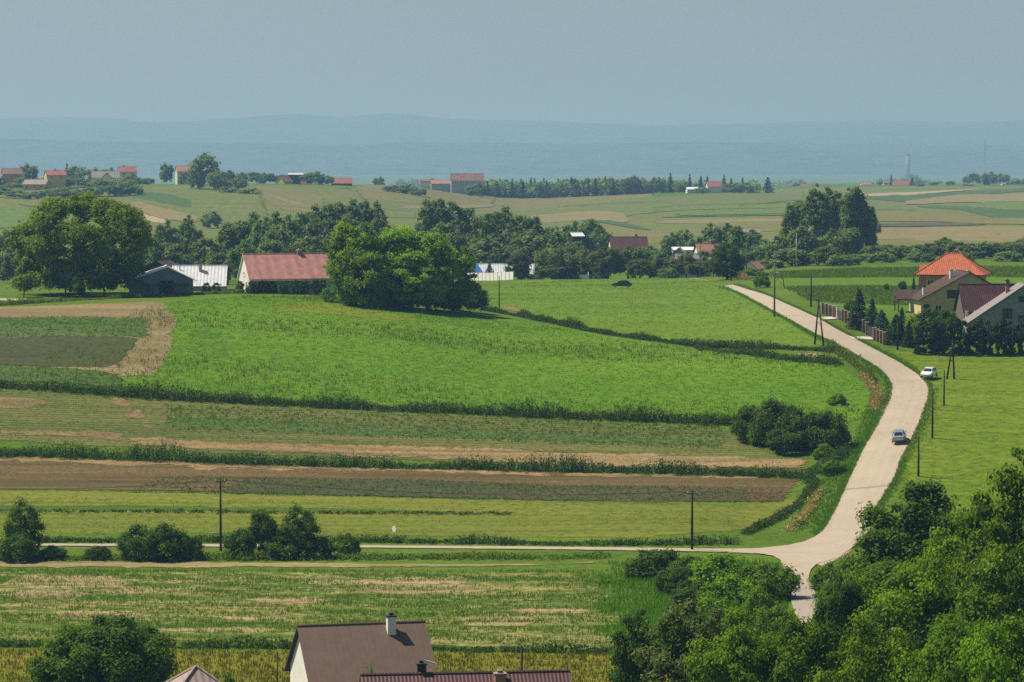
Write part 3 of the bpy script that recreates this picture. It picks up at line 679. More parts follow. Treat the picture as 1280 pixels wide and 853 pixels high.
# ------------------------------------------------------------------ roads
RL = [(1020, 772), (988, 745), (984, 724), (977, 707), (966, 696)]
MAIN_L = [(984, 691), (1002, 681), (1016, 674), (1031, 661), (1044, 638), (1061, 600), (1080, 559), (1089.5, 544.5), (1101, 523), (1113, 498), (1115.5, 485.5), (1112, 475), (1101, 463), (1080, 450), (1070, 445), (1044, 430), (1017.5, 418), (991, 403), (958, 385), (925.6, 367), (904, 358)]
MAIN_R = [(1028, 709), (1047, 700), (1064, 690), (1081, 661), (1098, 630), (1118, 599), (1126, 576), (1141, 547), (1152, 523), (1158, 504.5), (1162, 492), (1161, 483), (1150, 470), (1122, 452), (1101, 441), (1080, 430), (1044, 411), (1024, 399), (998, 387), (960, 370), (917, 356.6)]
def ribbon(name, L, Rr, mat, layer=5, n=120, nw=9, label=None, cat='road', offs=0.0):
    A, B = interp_line(L, n), interp_line(Rr, n)
    A3, B3 = ground_at(A[:, 0], A[:, 1]), ground_at(B[:, 0], B[:, 1])
    def sm(Q):
        for _ in range(3):
            Q[1:-1] = Q[:-2] * .25 + Q[1:-1] * .5 + Q[2:] * .25
        return Q
    A3, B3 = sm(A3), sm(B3)
    if offs:
        d = (B3 - A3); d /= np.linalg.norm(d, axis=1)[:, None]; A3 = A3 - d * offs; B3 = B3 + d * offs
    w = np.linspace(0, 1, nw)[None, :, None]
    V = A3[:, None] * (1 - w) + B3[:, None] * w
    V[..., 2] = ground_z(V[..., 0], V[..., 1]) + layer * 0.016
    me = np_mesh(name, V.reshape(-1, 3), grid_faces(n, nw), M[mat], smooth=True)
    wd = np.linalg.norm(V[:, -1] - V[:, 0], axis=-1)[:, None] * np.minimum(w[0, :, 0], 1 - w[0, :, 0])[None]
    me.attributes.new('rim', 'FLOAT', 'POINT').data.foreach_set('value', (wd + (0.4 if name == 'verge' else 0.0)).astype(np.float32).ravel())
    me.attributes.new('across', 'FLOAT', 'POINT').data.foreach_set('value', np.broadcast_to(w[0, :, 0][None], V.shape[:2]).astype(np.float32).ravel())
    o = link(name, me, kind='structure', category=cat)
    if label: o['label'] = label
    return V
ribbon('verge', MAIN_L, MAIN_R, 'verge', 4, offs=0.7)
ROADV = ribbon('road', MAIN_L, MAIN_R, 'road', 6, n=160, label='pale country road curving uphill past the parked white car')
# junction plate, side road, lower branch, hidden continuation over the crest
def plate(name, pts, mat, layer, label=None):
    pts = np.array(pts, float); n = len(pts)
    P3 = ground_at(pts[:, 0], pts[:, 1]); c = P3.mean(0)
    V = [np.array([c])]; rings = 7
    for k in range(1, rings + 1): V.append(c + (P3 - c) * k / rings)
    V = np.concatenate(V); V[:, 2] = ground_z(V[:, 0], V[:, 1]) + layer * 0.016
    fs = [(0, 1 + (i + 1) % n, 1 + i) for i in range(n)]
    qs = []
    for k in range(rings - 1):
        for i in range(n):
            a = 1 + k * n + i; b = 1 + k * n + (i + 1) % n
            qs.append((a, b, b + n, a + n))
    me = bpy.data.meshes.new(name); me.from_pydata(V.tolist(), [], fs + [q[::-1] for q in qs]); me.materials.append(M[mat])
    import bmesh
    bm = bmesh.new(); bm.from_mesh(me); bmesh.ops.recalc_face_normals(bm, faces=bm.faces)
    if sum(f.normal.z for f in bm.faces) < 0: bmesh.ops.reverse_faces(bm, faces=bm.faces)
    bm.to_mesh(me); bm.free()
    rim = np.linalg.norm(V - c, axis=1).max() * 0 + np.concatenate([[9.0]] + [np.linalg.norm(P3 - c, axis=1) * (1 - k / rings) for k in range(1, rings + 1)])
    me.attributes.new('rim', 'FLOAT', 'POINT').data.foreach_set('value', rim.astype(np.float32)); me.attributes.new('across', 'FLOAT', 'POINT').data.foreach_set('value', np.full(len(V), 0.5, np.float32))
    link(name, me, kind='structure', label=label, category='road')
plate('road_junction', [(940, 687.5), (985, 682.5), (1006, 678), (1018, 672.5), (1040, 660), (1090, 660), (1072, 682), (1050, 698), (1035, 703), (1027, 704.5), (1020, 707.5), (1014, 713), (1011, 722), (996, 722), (983, 722), (981, 714), (977.5, 706), (972, 700), (964, 696), (954, 694), (940, 692.5)], 'road', 8, 'pale surface of the road junction')
ribbon('road', [(1060, 800), (1040, 778), (1027, 765), (1019, 745), (1012, 724), (1013, 712)], [(1008, 800), (996, 775), (989, 757), (985.5, 738), (982.5, 720), (979, 707)], 'road', 7, n=40, label='short branch of the road dropping behind the near trees')
ribbon('road', [(1042, 778), (1029, 765), (1020, 745), (1015, 733)], [(1000, 775), (990, 757), (986.5, 742), (985, 731)], 'asphalt', 9, n=20)
ribbon('side_road', [(-260, 678.8), (-60, 679.5), (100, 680.5), (300, 681.5), (500, 682.8), (700, 684.5), (800, 685.5), (900, 687), (960, 686)], [(-260, 682.4), (-60, 683), (100, 683.8), (300, 684.8), (500, 686.2), (700, 688), (800, 689.5), (900, 691), (960, 694)], 'road', 6, n=110, nw=4, label='narrow pale side road behind the roadside bushes')
ribbon('farm_track', [(914, 361), (904, 357.5), (886, 350.6), (868, 348.2)], [(906, 360.5), (896, 357), (880, 351.4), (864, 349.2)], 'track', 6, n=16, nw=3, label='earth track running left from the crest of the road')
ribbon('driveway', [(1016, 398), (1046, 396.6)], [(1026, 400.8), (1048, 399.3)], 'concrete', 8, n=10, nw=3, label='short concrete driveway by the white gate post', cat='driveway')
ribbon('driveway', [(1060, 421.3), (1092, 422.2)], [(1068, 425), (1094, 425.6)], 'concrete', 8, n=10, nw=3, label='second concrete driveway by the brick fence', cat='driveway')
field('dirt_patch', [(612, 384), (640, 383), (652, 388)], [(616, 387), (640, 390), (660, 394)], 'dirt_path', 3)
field('dry_patch', [(988, 443), (1010, 441), (1034, 443)], [(990, 447), (1010, 449), (1030, 451)], 'track', 4)
field('dirt_patch', [(-8, 373), (20, 374), (40, 374)], [(-8, 376.5), (20, 376.5), (34, 375.5)], 'road', 3)
# ------------------------------------------------------------------ trees and bushes
def leaf_cloud(C, N, size, rng, asp=0.62):
    """One diamond-shaped leaf spray per centre."""
    n = len(C)
    t = rng.normal(0, 1, (n, 3)); t -= N * (t * N).sum(1)[:, None]; t /= np.linalg.norm(t, axis=1)[:, None] + 1e-9
    b = np.cross(N, t)
    s = (size * rng.uniform(0.6, 1.35, n))[:, None]
    fold = N * s * rng.uniform(-0.25, 0.25, n)[:, None]
    V = np.stack([C + t * s + fold, C + b * s * asp, C - t * s + fold, C - b * s * asp], 1).reshape(-1, 3)
    return V, np.arange(n * 4).reshape(n, 4)
def unit(v): return v / (np.linalg.norm(v, axis=-1, keepdims=True) + 1e-9)

def crown(name, seed, rad, z0, z1, clumps, per, leaf, clump_r, mat, shape=1.0, flat=0.75, low=0.25, hollow=0.55, droop=0.0, lean=0.0, skirt=False):
    """Foliage: leaf sprays gathered in clumps spread through an uneven crown. z0..z1 crown height, rad its radius."""
    rng = np.random.default_rng(seed)
    d = unit(rng.normal(0, 1, (clumps * 4, 3)))
    d = d[(d[:, 2] > -1 + low * rng.random(len(d)) * 2)][:clumps]
    n = len(d)
    lob = np.zeros(n)
    for k in range(5):
        q = unit(rng.normal(0, 1, 3)); lob += np.clip(d @ q, 0, 1) ** 3 * rng.uniform(-0.28, 0.32)
    r = (hollow + (1 - hollow) * rng.random(n) ** 0.5) * (1 + lob) * rng.uniform(0.88, 1.08, n)
    r = np.minimum(r, 1.04)
    hz = (z1 - z0) / 2
    C = d * r[:, None]
    tz = C[:, 2]
    taper = np.where(tz > 0, (1 - np.clip(tz, 0, 1) ** 2 * (1 - shape)), 1.0)
    if skirt:
        g = np.where(tz < 0, 0.92 / np.maximum(0.35, np.linalg.norm(d[:, :2], axis=1)), 1.0); C[:, :2] *= g[:, None]
    C = C * np.array([rad, rad, hz]) * np.stack([taper, taper, np.ones(n)], -1)
    C[:, 2] += z0 + hz
    C[:, 0] += lean * (C[:, 2] - z0)
    cr = clump_r * rng.uniform(0.45, 1.45, n)
    m = np.maximum(6, (per * (cr / clump_r) ** 2).astype(int))
    idx = np.repeat(np.arange(n), m); k = len(idx)
    o = unit(rng.normal(0, 1, (k, 3))); rr = np.minimum(np.abs(rng.normal(0.55, 0.34, k)), 1.5)
    off = o * rr[:, None] * cr[idx][:, None] * np.array([1, 1, flat])
    P = C[idx] + off
    P[:, 2] -= droop * np.linalg.norm(off[:, :2], axis=1) ** 1.5
    keep = P[:, 2] > 0.1
    P, o, idx = P[keep], o[keep], idx[keep]
    N = unit(o * 0.95 + d[idx] * 0.35 + rng.normal(0, 0.5, P.shape) + np.array([0, 0, 0.3]))
    V, Fc = leaf_cloud(P, N, leaf, rng)
    tone = np.clip(0.5 * rng.random(n)[idx] + 0.5 * rng.random(len(idx)), 0, 1)
    return np_mesh(name, V, Fc, M[mat], tone=tone)

def trunk(name, seed, h, r, spread, zs, mat='bark', limbs=7):
    rng = random.Random(seed); b = MB()
    lean = (rng.uniform(-.04, .04) * h, rng.uniform(-.04, .04) * h)
    top = Vector((lean[0], lean[1], h * 0.82))
    pts = [Vector((0, 0, -0.4)), Vector((0, 0, h * .12)), Vector((lean[0] * .4, lean[1] * .4, h * .4)), top]
    b.tube(pts, [r * 1.3, r, r * .75, r * .15], 8)
    for k in range(limbs):
        z = zs + (h * .72 - zs) * k / limbs; f = z / (h * .82)
        p0 = Vector((lean[0] * f, lean[1] * f, z)); a = k * 2.4 + rng.uniform(-.5, .5); L = spread * rng.uniform(.55, .85)
        p2 = p0 + Vector((math.cos(a) * L, math.sin(a) * L, L * rng.uniform(.45, .9))); p1 = p0.lerp(p2, .5) + Vector((0, 0, -L * .06))
        b.tube([p0, p1, p2], [r * .42 * (1 - f * .5), r * .28 * (1 - f * .5), r * .06], 6)
    return b.mesh(name, M[mat], True)

def conifer(name, seed, h, rad, layers, per, leaf, mat):
    rng = np.random.default_rng(seed); Ps, Ns = [], []
    for k in range(layers):
        f = k / layers; z = h * (0.06 + 0.92 * f); rr = rad * (1 - f) ** 0.85 * rng.uniform(0.82, 1.12) + 0.06
        n = max(8, int(per * (rr / rad + 0.12)))
        a = rng.uniform(0, 6.28, n); nb = max(5, int(9 * (rr / rad) + 3)); a = np.round(a / 6.28 * nb) / nb * 6.28 + rng.normal(0, 0.16, n) + k * 1.3
        q = rng.random(n) ** 0.6
        x, y = np.cos(a) * rr * q, np.sin(a) * rr * q
        Ps.append(np.stack([x, y, z - 0.28 * rr * q + rng.normal(0, h / layers * .3, n)], -1))
        Ns.append(unit(np.stack([np.cos(a) * .5, np.sin(a) * .5, 0.9 + 0 * a], -1) + rng.normal(0, 0.4, (n, 3))))
    P, N = np.concatenate(Ps), np.concatenate(Ns); P[:, 2] = np.maximum(P[:, 2], 0.05)
    V, Fc = leaf_cloud(P, N, leaf, rng, 0.42)
    return np_mesh(name, V, Fc, M[mat], tone=rng.random(len(P)))

# source shapes: kind -> list of (crown mesh, trunk mesh, height, crown width)
KIND = {}
def reg(kind, crowns, trunks, h, w): KIND[kind] = [(c, tr, h, w) for c, tr in zip(crowns, trunks)]
# near trees: small leaves, many clumps
reg('near', [crown('crown', 10 + i, 5.2, 0.8, 14, 170, 430, 0.15, 1.15, 'leaf_near', low=0.1, hollow=0.45) for i in range(3)],
    [trunk('trunk', 20 + i, 13, .32, 4.5, 3.0) for i in range(3)], 14.6, 11.4)
reg('acacia', [crown('crown', 30 + i, 5.2, 0.8, 14, 150, 470, 0.14, 1.25, 'leaf_bright', low=0.1, hollow=0.42, flat=0.5) for i in range(3)],
    [trunk('trunk', 35 + i, 13, .3, 4.5, 3.0) for i in range(3)], 14.6, 11.6)
reg('near_dark', [crown('crown', 40 + i, 4.6, 1.0, 13, 170, 330, 0.16, 0.9, 'leaf_dark', low=0.1, hollow=0.45) for i in range(2)],
    [trunk('trunk', 45 + i, 12, .3, 4.2, 3.0) for i in range(2)], 13.5, 10.4)
reg('garden_tree', [crown('crown', 48, 5.6, 0.2, 7.6, 230, 330, 0.15, 0.9, 'leaf_bush', low=0.3, hollow=0.5, skirt=True)], [trunk('trunk', 49, 7, .25, 4.2, 1.5)], 8.0, 12.2)
reg('elm', [crown('crown', 50 + i, 2.6, 0.6, 11.5, 120, 230, 0.13, 0.75, 'leaf_olive' if i == 0 else 'leaf_dark', low=0.1, hollow=0.25, shape=0.85) for i in range(2)],
    [trunk('trunk', 52 + i, 11, .2, 2.2, 2.5, 'bark_grey') for i in range(2)], 12, 6)
reg('walnut', [crown('crown', 60, 12.2, 0.8, 16.8, 420, 220, 0.27, 1.35, 'leaf_walnut', low=0.02, hollow=0.6, shape=0.95, skirt=True)], [trunk('trunk', 61, 13, .65, 9, 3.5, limbs=10)], 17.3, 26)
reg('locust', [crown('crown', 70 + i, 5.0, 0.3, 13, 120, 230, 0.25, 1.3, 'leaf_locust', low=0.05, hollow=0.5, flat=0.6) for i in range(3)],
    [trunk('trunk', 75 + i, 12, .35, 4.2, 3) for i in range(3)], 13.8, 11.5)
# middle distance
reg('mid', [crown('crown', 80 + i, 4.6, 0.3, 13, 90, 80, 0.38, 1.25, 'leaf_belt', low=0.1, hollow=0.55, shape=0.85, skirt=True) for i in range(4)],
    [trunk('trunk', 85 + i, 12, .3, 3.8, 3) for i in range(4)], 13.8, 10.6)
reg('poplar', [crown('crown', 90 + i, 3.2, 0.8, 19, 130, 62, 0.38, 1.2, 'leaf_belt', low=0.1, hollow=0.45, shape=0.85, skirt=True) for i in range(3)],
    [trunk('trunk', 95 + i, 18, .3, 2.6, 4) for i in range(3)], 19.6, 7.6)
reg('olive_tree', [crown('crown', 100 + i, 4.4, 0.3, 9, 80, 85, 0.32, 1.15, 'leaf_olive', low=0.1, hollow=0.5, shape=0.9, skirt=True) for i in range(2)],
    [trunk('trunk', 103 + i, 8, .25, 3.4, 2) for i in range(2)], 9.8, 10.2)
reg('willow', [crown('crown', 106 + i, 5.2, 0.3, 10, 90, 95, 0.32, 1.25, 'leaf_willow', low=0.05, hollow=0.5, flat=1.0, droop=0.4, skirt=True) for i in range(2)],
    [trunk('trunk', 108 + i, 9, .35, 4, 2) for i in range(2)], 10.8, 11.6)
reg('tall', [crown('crown', 110 + i, 5.4, 1.0, 24, 170, 85, 0.42, 1.4, 'leaf_belt', low=0.1, hollow=0.4, shape=0.75, skirt=True) for i in range(2)],
    [trunk('trunk', 113 + i, 23, .5, 4.4, 5) for i in range(2)], 25.4, 12.8)
reg('orchard', [crown('crown', 116 + i, 2.5, 1.0, 5.2, 50, 90, 0.2, 0.7, 'leaf_walnut' if i else 'leaf_bush', low=0.3, hollow=0.5) for i in range(2)],
    [trunk('trunk', 118 + i, 4.6, .14, 2.0, 1.3) for i in range(2)], 6, 5.8)
# bushes and small trees by the side road: bare of trunk, foliage to the ground
reg('bush', [crown('bush', 120 + i, 2.6, 0.0, 3.6, 60, 190, 0.14, 0.75, 'leaf_bush', low=0.15, hollow=0.5, skirt=True) for i in range(3)], [None] * 3, 4.2, 6)
reg('bush_light', [crown('bush', 125 + i, 2.6, 0.0, 3.4, 50, 170, 0.15, 0.8, 'leaf_near' if i else 'leaf_bright', low=0.15, hollow=0.5, skirt=True) for i in range(2)], [None] * 2, 4.0, 6)
reg('bush_mid', [crown('bush', 128 + i, 3.0, 0.0, 4.4, 45, 70, 0.32, 1.0, 'leaf_belt', low=0.15, hollow=0.6, skirt=True) for i in range(3)], [None] * 3, 5.0, 7)
reg('bush_lime', [crown('bush', 131, 1.6, 0.0, 2.4, 26, 90, 0.16, 0.6, 'leaf_lime', low=0.4, skirt=True)], [None], 2.8, 3.8)
reg('clipped', [crown('bush', 133, 1.0, 0.0, 2.3, 40, 90, 0.13, 0.35, 'leaf_dark', low=0.0, hollow=0.7, shape=0.95, skirt=True)], [None], 2.4, 2.4)
reg('roadtree', [crown('crown', 136 + i, 2.4, 0.5, 6.2, 70, 160, 0.13, 0.75, 'leaf_bush', low=0.2, hollow=0.45, shape=0.8) for i in range(3)],
    [trunk('trunk', 139 + i, 5.8, .13, 2.0, 1.4) for i in range(3)], 6.9, 5.7)
reg('spruce', [conifer('crown', 145 + i, 7, 1.9, 22, 150, 0.20, 'leaf_conifer') for i in range(3)], [MB().tube([(0, 0, -.3), (0, 0, 6.6)], [.14, .03], 7).mesh('trunk', M['bark'], True)] * 3, 7, 3.8)
reg('blue_spruce', [conifer('crown', 150, 6, 2.3, 20, 190, 0.21, 'leaf_blue')], [MB().tube([(0, 0, -.3), (0, 0, 5.6)], [.14, .03], 7).mesh('trunk', M['bark'], True)], 6, 4.6)
reg('thuja', [crown('bush', 155 + i, 0.95, 0.0, 4.8, 40, 85, 0.17, 0.42, 'leaf_conifer', low=0.0, hollow=0.75, shape=0.5, skirt=True) for i in range(3)], [None] * 3, 5.0, 2.2)
# far away
reg('far_round', [crown('tree', 160 + i, 6.0, 0.5, 12, 34, 45, 0.85, 2.4, 'leaf_belt', low=0.3, hollow=0.6) for i in range(3)], [None] * 3, 13.5, 14)
reg('far_conifer', [conifer('tree', 165 + i, 14, 3.4, 14, 46, 0.8, 'leaf_conifer') for i in range(2)], [None] * 2, 14, 6.8)
reg('far_bush', [crown('bush', 168, 3.2, 0, 4, 20, 36, 0.6, 1.3, 'leaf_belt', low=0.15)], [None], 4.6, 7.6)

_PROTO = {}
_rt = random.Random(5)
NAMES = {'bush': 'bush', 'bush_light': 'bush', 'bush_mid': 'bush', 'bush_lime': 'bush', 'clipped': 'clipped_shrub', 'spruce': 'spruce_tree', 'blue_spruce': 'spruce_tree', 'thuja': 'thuja_hedge_plant',
         'far_bush': 'bush', 'far_conifer': 'conifer_tree', 'poplar': 'poplar_tree', 'tall': 'poplar_tree', 'walnut': 'walnut_tree', 'willow': 'willow_tree', 'locust': 'locust_tree', 'acacia': 'locust_tree'}
CATS = {'bush': 'bush', 'clipped_shrub': 'shrub', 'thuja_hedge_plant': 'shrub'}
def tree(kind, loc, h, w, label, group=None, var=None, rz=None):
    """Places one tree or bush of a kind, w metres wide and h metres tall, at a ground point."""
    v = _rt.randrange(len(KIND[kind])) if var is None else var % len(KIND[kind])
    c, tr, H, W = KIND[kind][v]
    rz = _rt.uniform(0, 6.28) if rz is None else rz
    s = (w / W, w / W, h / H)
    nm = NAMES.get(kind, 'tree'); ct = CATS.get(nm, 'tree')
    if (kind, v) not in _PROTO:
        if tr is None:
            o = link(nm, c, None, loc, label=label, category=ct, group=group); kids = []
        else:
            o = empty(nm, loc, 0, label, ct, group); kids = [link('trunk', tr, o), link('crown', c, o)]
        o.rotation_euler = (0, 0, rz); o.scale = s
        _PROTO[(kind, v)] = (o, kids); return o
    src, kids = _PROTO[(kind, v)]
    return copy_tree(src, kids, loc, rz, s, label, group)
def tree_px(kind, px, top, wpx, D, label, group=None, var=None, base=None):
    """Same, from the photo: column, row of the top, width in photo pixels, distance (or the row of its foot)."""
    p = at(px, base) if base is not None else at_depth(px, D)
    h = z_at(top, p.y) - p.z
    return tree(kind, p, max(0.5, h), wpx / F * p.y, label, group, var)
ORD = ['first', 'second', 'third', 'fourth', 'fifth', 'sixth', 'seventh', 'eighth', 'ninth', 'tenth', 'eleventh', 'twelfth', 'thirteenth', 'fourteenth', 'fifteenth', 'sixteenth',
       'seventeenth', 'eighteenth', 'nineteenth', 'twentieth', 'twenty-first', 'twenty-second', 'twenty-third', 'twenty-fourth', 'twenty-fifth', 'twenty-sixth']
def belt(rows, where, group, noun='tree'):
    """rows: (kind, px, top, width, D[, look]); labelled in order from the left."""
    rows = sorted(rows, key=lambda r: r[1])
    for i, r in enumerate(rows):
        look = r[5] if len(r) > 5 else {'poplar': 'slender dark', 'tall': 'tall dark', 'mid': 'rounded dark', 'olive_tree': 'paler olive', 'willow': 'light feathery', 'far_conifer': 'pointed blue-green', 'far_round': 'rounded blue-green',
                                        'bush_mid': 'low', 'far_bush': 'low', 'thuja': 'narrow dark', 'clipped': 'clipped dark', 'spruce': 'pointed dark', 'bush': 'dark', 'bush_light': 'light green'}.get(r[0], 'green')
        tree_px(r[0], r[1], r[2], r[3], r[4], f'{look} {noun}, {ORD[i]} from the left {where}', group, var=i)

# ---- foreground trees
FG = 'trees massed at the foot of the view on the right'
tree_px('near_dark', 1142, 597, 190, 262, 'dark tree whose ragged top stands over the bend of the road', FG, 0)
tree_px('acacia', 1282, 556, 215, 228, 'tall light green tree against the right edge of the photo', FG, 0)
tree_px('acacia', 1218, 622, 175, 240, 'bright feathery tree just right of the dark ragged-topped tree', FG, 1)
tree_px('near', 1098, 676, 178, 246, 'green tree leaning over the road junction', FG, 0)
tree_px('acacia', 1150, 676, 175, 228, 'bright tree in front of the dark ragged-topped tree', FG, 2)
tree_px('near', 1250, 690, 180, 216, 'green tree below the tall light one on the right edge', FG, 1)
tree_px('elm', 795, 742, 74, 228, 'narrow dark upright tree at the left end of the near tree mass', FG, 1)
tree_px('elm', 856, 738, 122, 224, 'grey-green thin-leaved tree beside the narrow dark one', FG, 0)
tree_px('acacia', 920, 762, 150, 206, 'low bright tree at the bottom, left of the lower road end', FG, 0)
tree_px('near', 1012, 772, 150, 203, 'green tree directly below the end of the short road branch', FG, 2)
tree_px('acacia', 1090, 752, 160, 200, 'feathery tree at the bottom, right of the short road branch', FG, 1)
tree_px('near', 1180, 740, 175, 196, 'green tree at the bottom, second from the lower right corner', FG, 0)
tree_px('acacia', 1270, 742, 170, 192, 'bright tree filling the lower right corner', FG, 2)
tree_px('near_dark', 1050, 716, 84, 238, 'dark small tree at the edge of the junction', FG, 1)
tree_px('elm', 890, 748, 84, 222, 'grey-green ragged tree between the thin-leaved and the low bright one', FG, 0)
tree_px('acacia', 962, 778, 100, 210, 'low feathery tree below the left edge of the short road branch', FG, 1)
tree_px('garden_tree', 135, 770, 200, 243, 'broad dark round tree at the bottom left', None, 1)
tree_px('bush_light', 463, 826, 26, 224, 'small bright bush between the brown and the ribbed roof', None, 0)
tree_px('bush', 596, 824, 38, 226, 'dark bushy top showing over the ribbed red-brown roof', None, 0)
tree_px('bush', 285, 838, 40, 228, 'dark bush beside the pale pointed roof', None, 1)
# ---- thicket below the side road
TH = 'bushes in the thicket left of the junction'
for i, (k, px, base, top, w, lb) in enumerate([
    ('bush', 818, 722, 680, 88, 'darkest bush of the thicket under the thin pole'), ('bush', 862, 728, 692, 60, 'dark bush right beside the darkest one in the thicket'),
    ('bush_light', 905, 740, 688, 100, 'green bush in the middle of the thicket left of the junction'), ('bush_light', 955, 748, 697, 84, 'green bush at the road edge of the thicket'),
    ('bush_light', 915, 770, 716, 90, 'large light bush low in the thicket left of the junction'), ('bush', 868, 765, 722, 62, 'dark low bush above the grey-green tree'),
    ('bush_light', 952, 776, 728, 44, 'light bush against the left side of the short road branch'), ('bush', 842, 742, 706, 50, 'small dark bush below the darkest bush of the thicket'), ('bush_light', 966, 800, 752, 66, 'low light bush filling the gap left of the short road branch'), ('bush_light', 930, 806, 760, 70, 'low light bush behind the grey-green ragged tree'), ('bush_light', 1034, 738, 704, 44, 'green bush on the right corner of the road junction'), ('bush_light', 1056, 722, 690, 44, 'green bush behind the one on the right corner of the junction')]):
    p = at(px, base); tree(k, p, (base - top) / F * p.y * 0.97, w / F * p.y, lb, TH, i)
# ---- bushes along the side road
SR = 'bushes along the side road'
for i, (k, px, base, top, w, lb) in enumerate([
    ('roadtree', 28, 698, 618, 54, 'tall dark small tree at the left end of the side road'), ('bush', 22, 702, 664, 56, 'dark bush at the foot of the leftmost small tree'), ('bush', 66, 699, 681, 44, 'low dark bush right of the leftmost small tree'),
    ('bush', 122, 700, 679, 36, 'small dark bush left of the long bush by the side road'), ('bush', 172, 700, 651, 56, 'left half of the long dark bush by the side road'), ('bush', 205, 701, 650, 62, 'middle hump of the long dark bush by the side road'), ('bush', 234, 700, 664, 42, 'right end of the long dark bush by the side road'),
    ('bush', 300, 698, 657, 42, 'bush just right of the tall wooden pole'), ('roadtree', 329, 696, 626, 46, 'left one of the twin small trees by the side road'), ('roadtree', 372, 697, 626, 56, 'right one of the twin small trees by the side road'), ('bush', 350, 698, 668, 60, 'dark undergrowth bush between the twin small trees'),
    ('bush', 400, 697, 668, 46, 'low dark bush right of the twin small trees'), ('bush_light', 434, 696, 662, 36, 'light small bush at the right end of the side road bushes')]):
    p = at(px, base); tree(k, p, (base - top) / F * p.y * 0.97, w / F * p.y, lb, SR, i)
# ---- bank by the road
BK = 'bushes on the bank left of the road'
for i, (k, px, base, top, w, lb) in enumerate([
    ('bush', 938, 551, 499, 52, 'left bush of the big dark thicket on the bank'), ('bush', 968, 556, 494, 72, 'tallest bush of the big dark thicket on the bank'), ('bush', 1002, 558, 506, 64, 'middle bush of the big dark thicket on the bank'),
    ('bush', 1034, 561, 505, 62, 'right bush of the big dark thicket on the bank, nearest the road'), ('bush_light', 948, 556, 520, 30, 'lighter leafy patch in front of the big dark thicket'),
    ('bush', 985, 565, 530, 60, 'low front bush of the big dark thicket on the bank'), ('bush_light', 1028, 574, 552, 30, 'small pale bush below the big dark thicket'), ('bush_light', 1040, 592, 572, 34, 'weedy bush on the verge at the end of the lower bank'), ('bush_light', 1046, 506, 490, 24, 'small pale bush above the right end of the dark thicket')]):
    p = at(px, base); tree(k, p, (base - top) / F * p.y * 0.97, w / F * p.y, lb, BK, i)
# ---- farm on the crest
tree_px('walnut', 101, 247, 184, 562, 'huge spreading walnut tree left of the dark barn', None, 0)
for i, (px, base, top, w, lb) in enumerate([(82, 371, 331, 44, 'leftmost of the small orchard trees under the huge walnut'), (104, 372, 336, 34, 'middle one of the small orchard trees under the huge walnut'), (130, 371, 334, 42, 'right small orchard tree under the huge walnut'), (30, 372, 336, 30, 'small tree hanging low at the left side of the huge walnut')]):
    p = at(px, base); tree('orchard', p, (base - top) / F * p.y, w / F * p.y, lb, 'small trees under the walnut', i)
LC = 'big clump of bright trees on the crest'
for i, (px, base, top, w, lb) in enumerate([(440, 382, 268, 72, 'leftmost tall tree of the bright clump by the red-roofed house'), (494, 384, 266, 88, 'tallest tree in the middle of the bright crest clump'), (535, 388, 287, 78, 'second tall tree from the right in the bright crest clump'),
    (566, 390, 300, 66, 'rightmost tall tree of the bright crest clump'), (462, 385, 300, 70, 'shaded front tree in the left half of the crest clump'), (515, 388, 312, 74, 'shaded front tree in the middle of the crest clump')]):
    p = at(px, base); tree('locust', p, (base - top) / F * p.y, w / F * p.y, lb, LC, i)
for i, (k, px, base, top, w, lb) in enumerate([('bush', 585, 390, 346, 56, 'dark round bush at the right end of the crest clump'), ('bush', 556, 389, 350, 50, 'dark low bush left of the round end bush of the crest clump'), ('bush', 520, 388, 352, 52, 'dark undergrowth bush in the middle of the crest clump'), ('bush', 482, 384, 350, 50, 'dark undergrowth bush under the tallest crest tree'), ('bush', 447, 381, 346, 46, 'dark undergrowth bush at the left of the crest clump'),
    ('bush_light', 418, 378, 356, 36, 'light leafy bush in the meadow before the crest clump'), ('bush_light', 436, 378, 362, 26, 'small light bush right of the leafy one before the crest clump')]):
    p = at(px, base); tree(k, p, (base - top) / F * p.y, w / F * p.y, lb, 'bushes under the crest clump', i)
for i, px in enumerate([249, 264, 287, 310, 327, 340, 355, 369, 381, 394, 405, 302]):
    pass
belt([('clipped', px, tp, w, 566 + (i % 3)) for i, (px, tp, w) in enumerate([(258, 354, 11), (270, 354, 11), (300, 352, 11), (314, 353, 13), (329, 351, 15), (341, 352, 13), (355, 352, 13), (369, 351, 13), (381, 351, 13), (394, 350, 14), (404, 350, 12)])],
     'in the row before the red-roofed house', 'clipped shrubs before the farm', 'shrub')
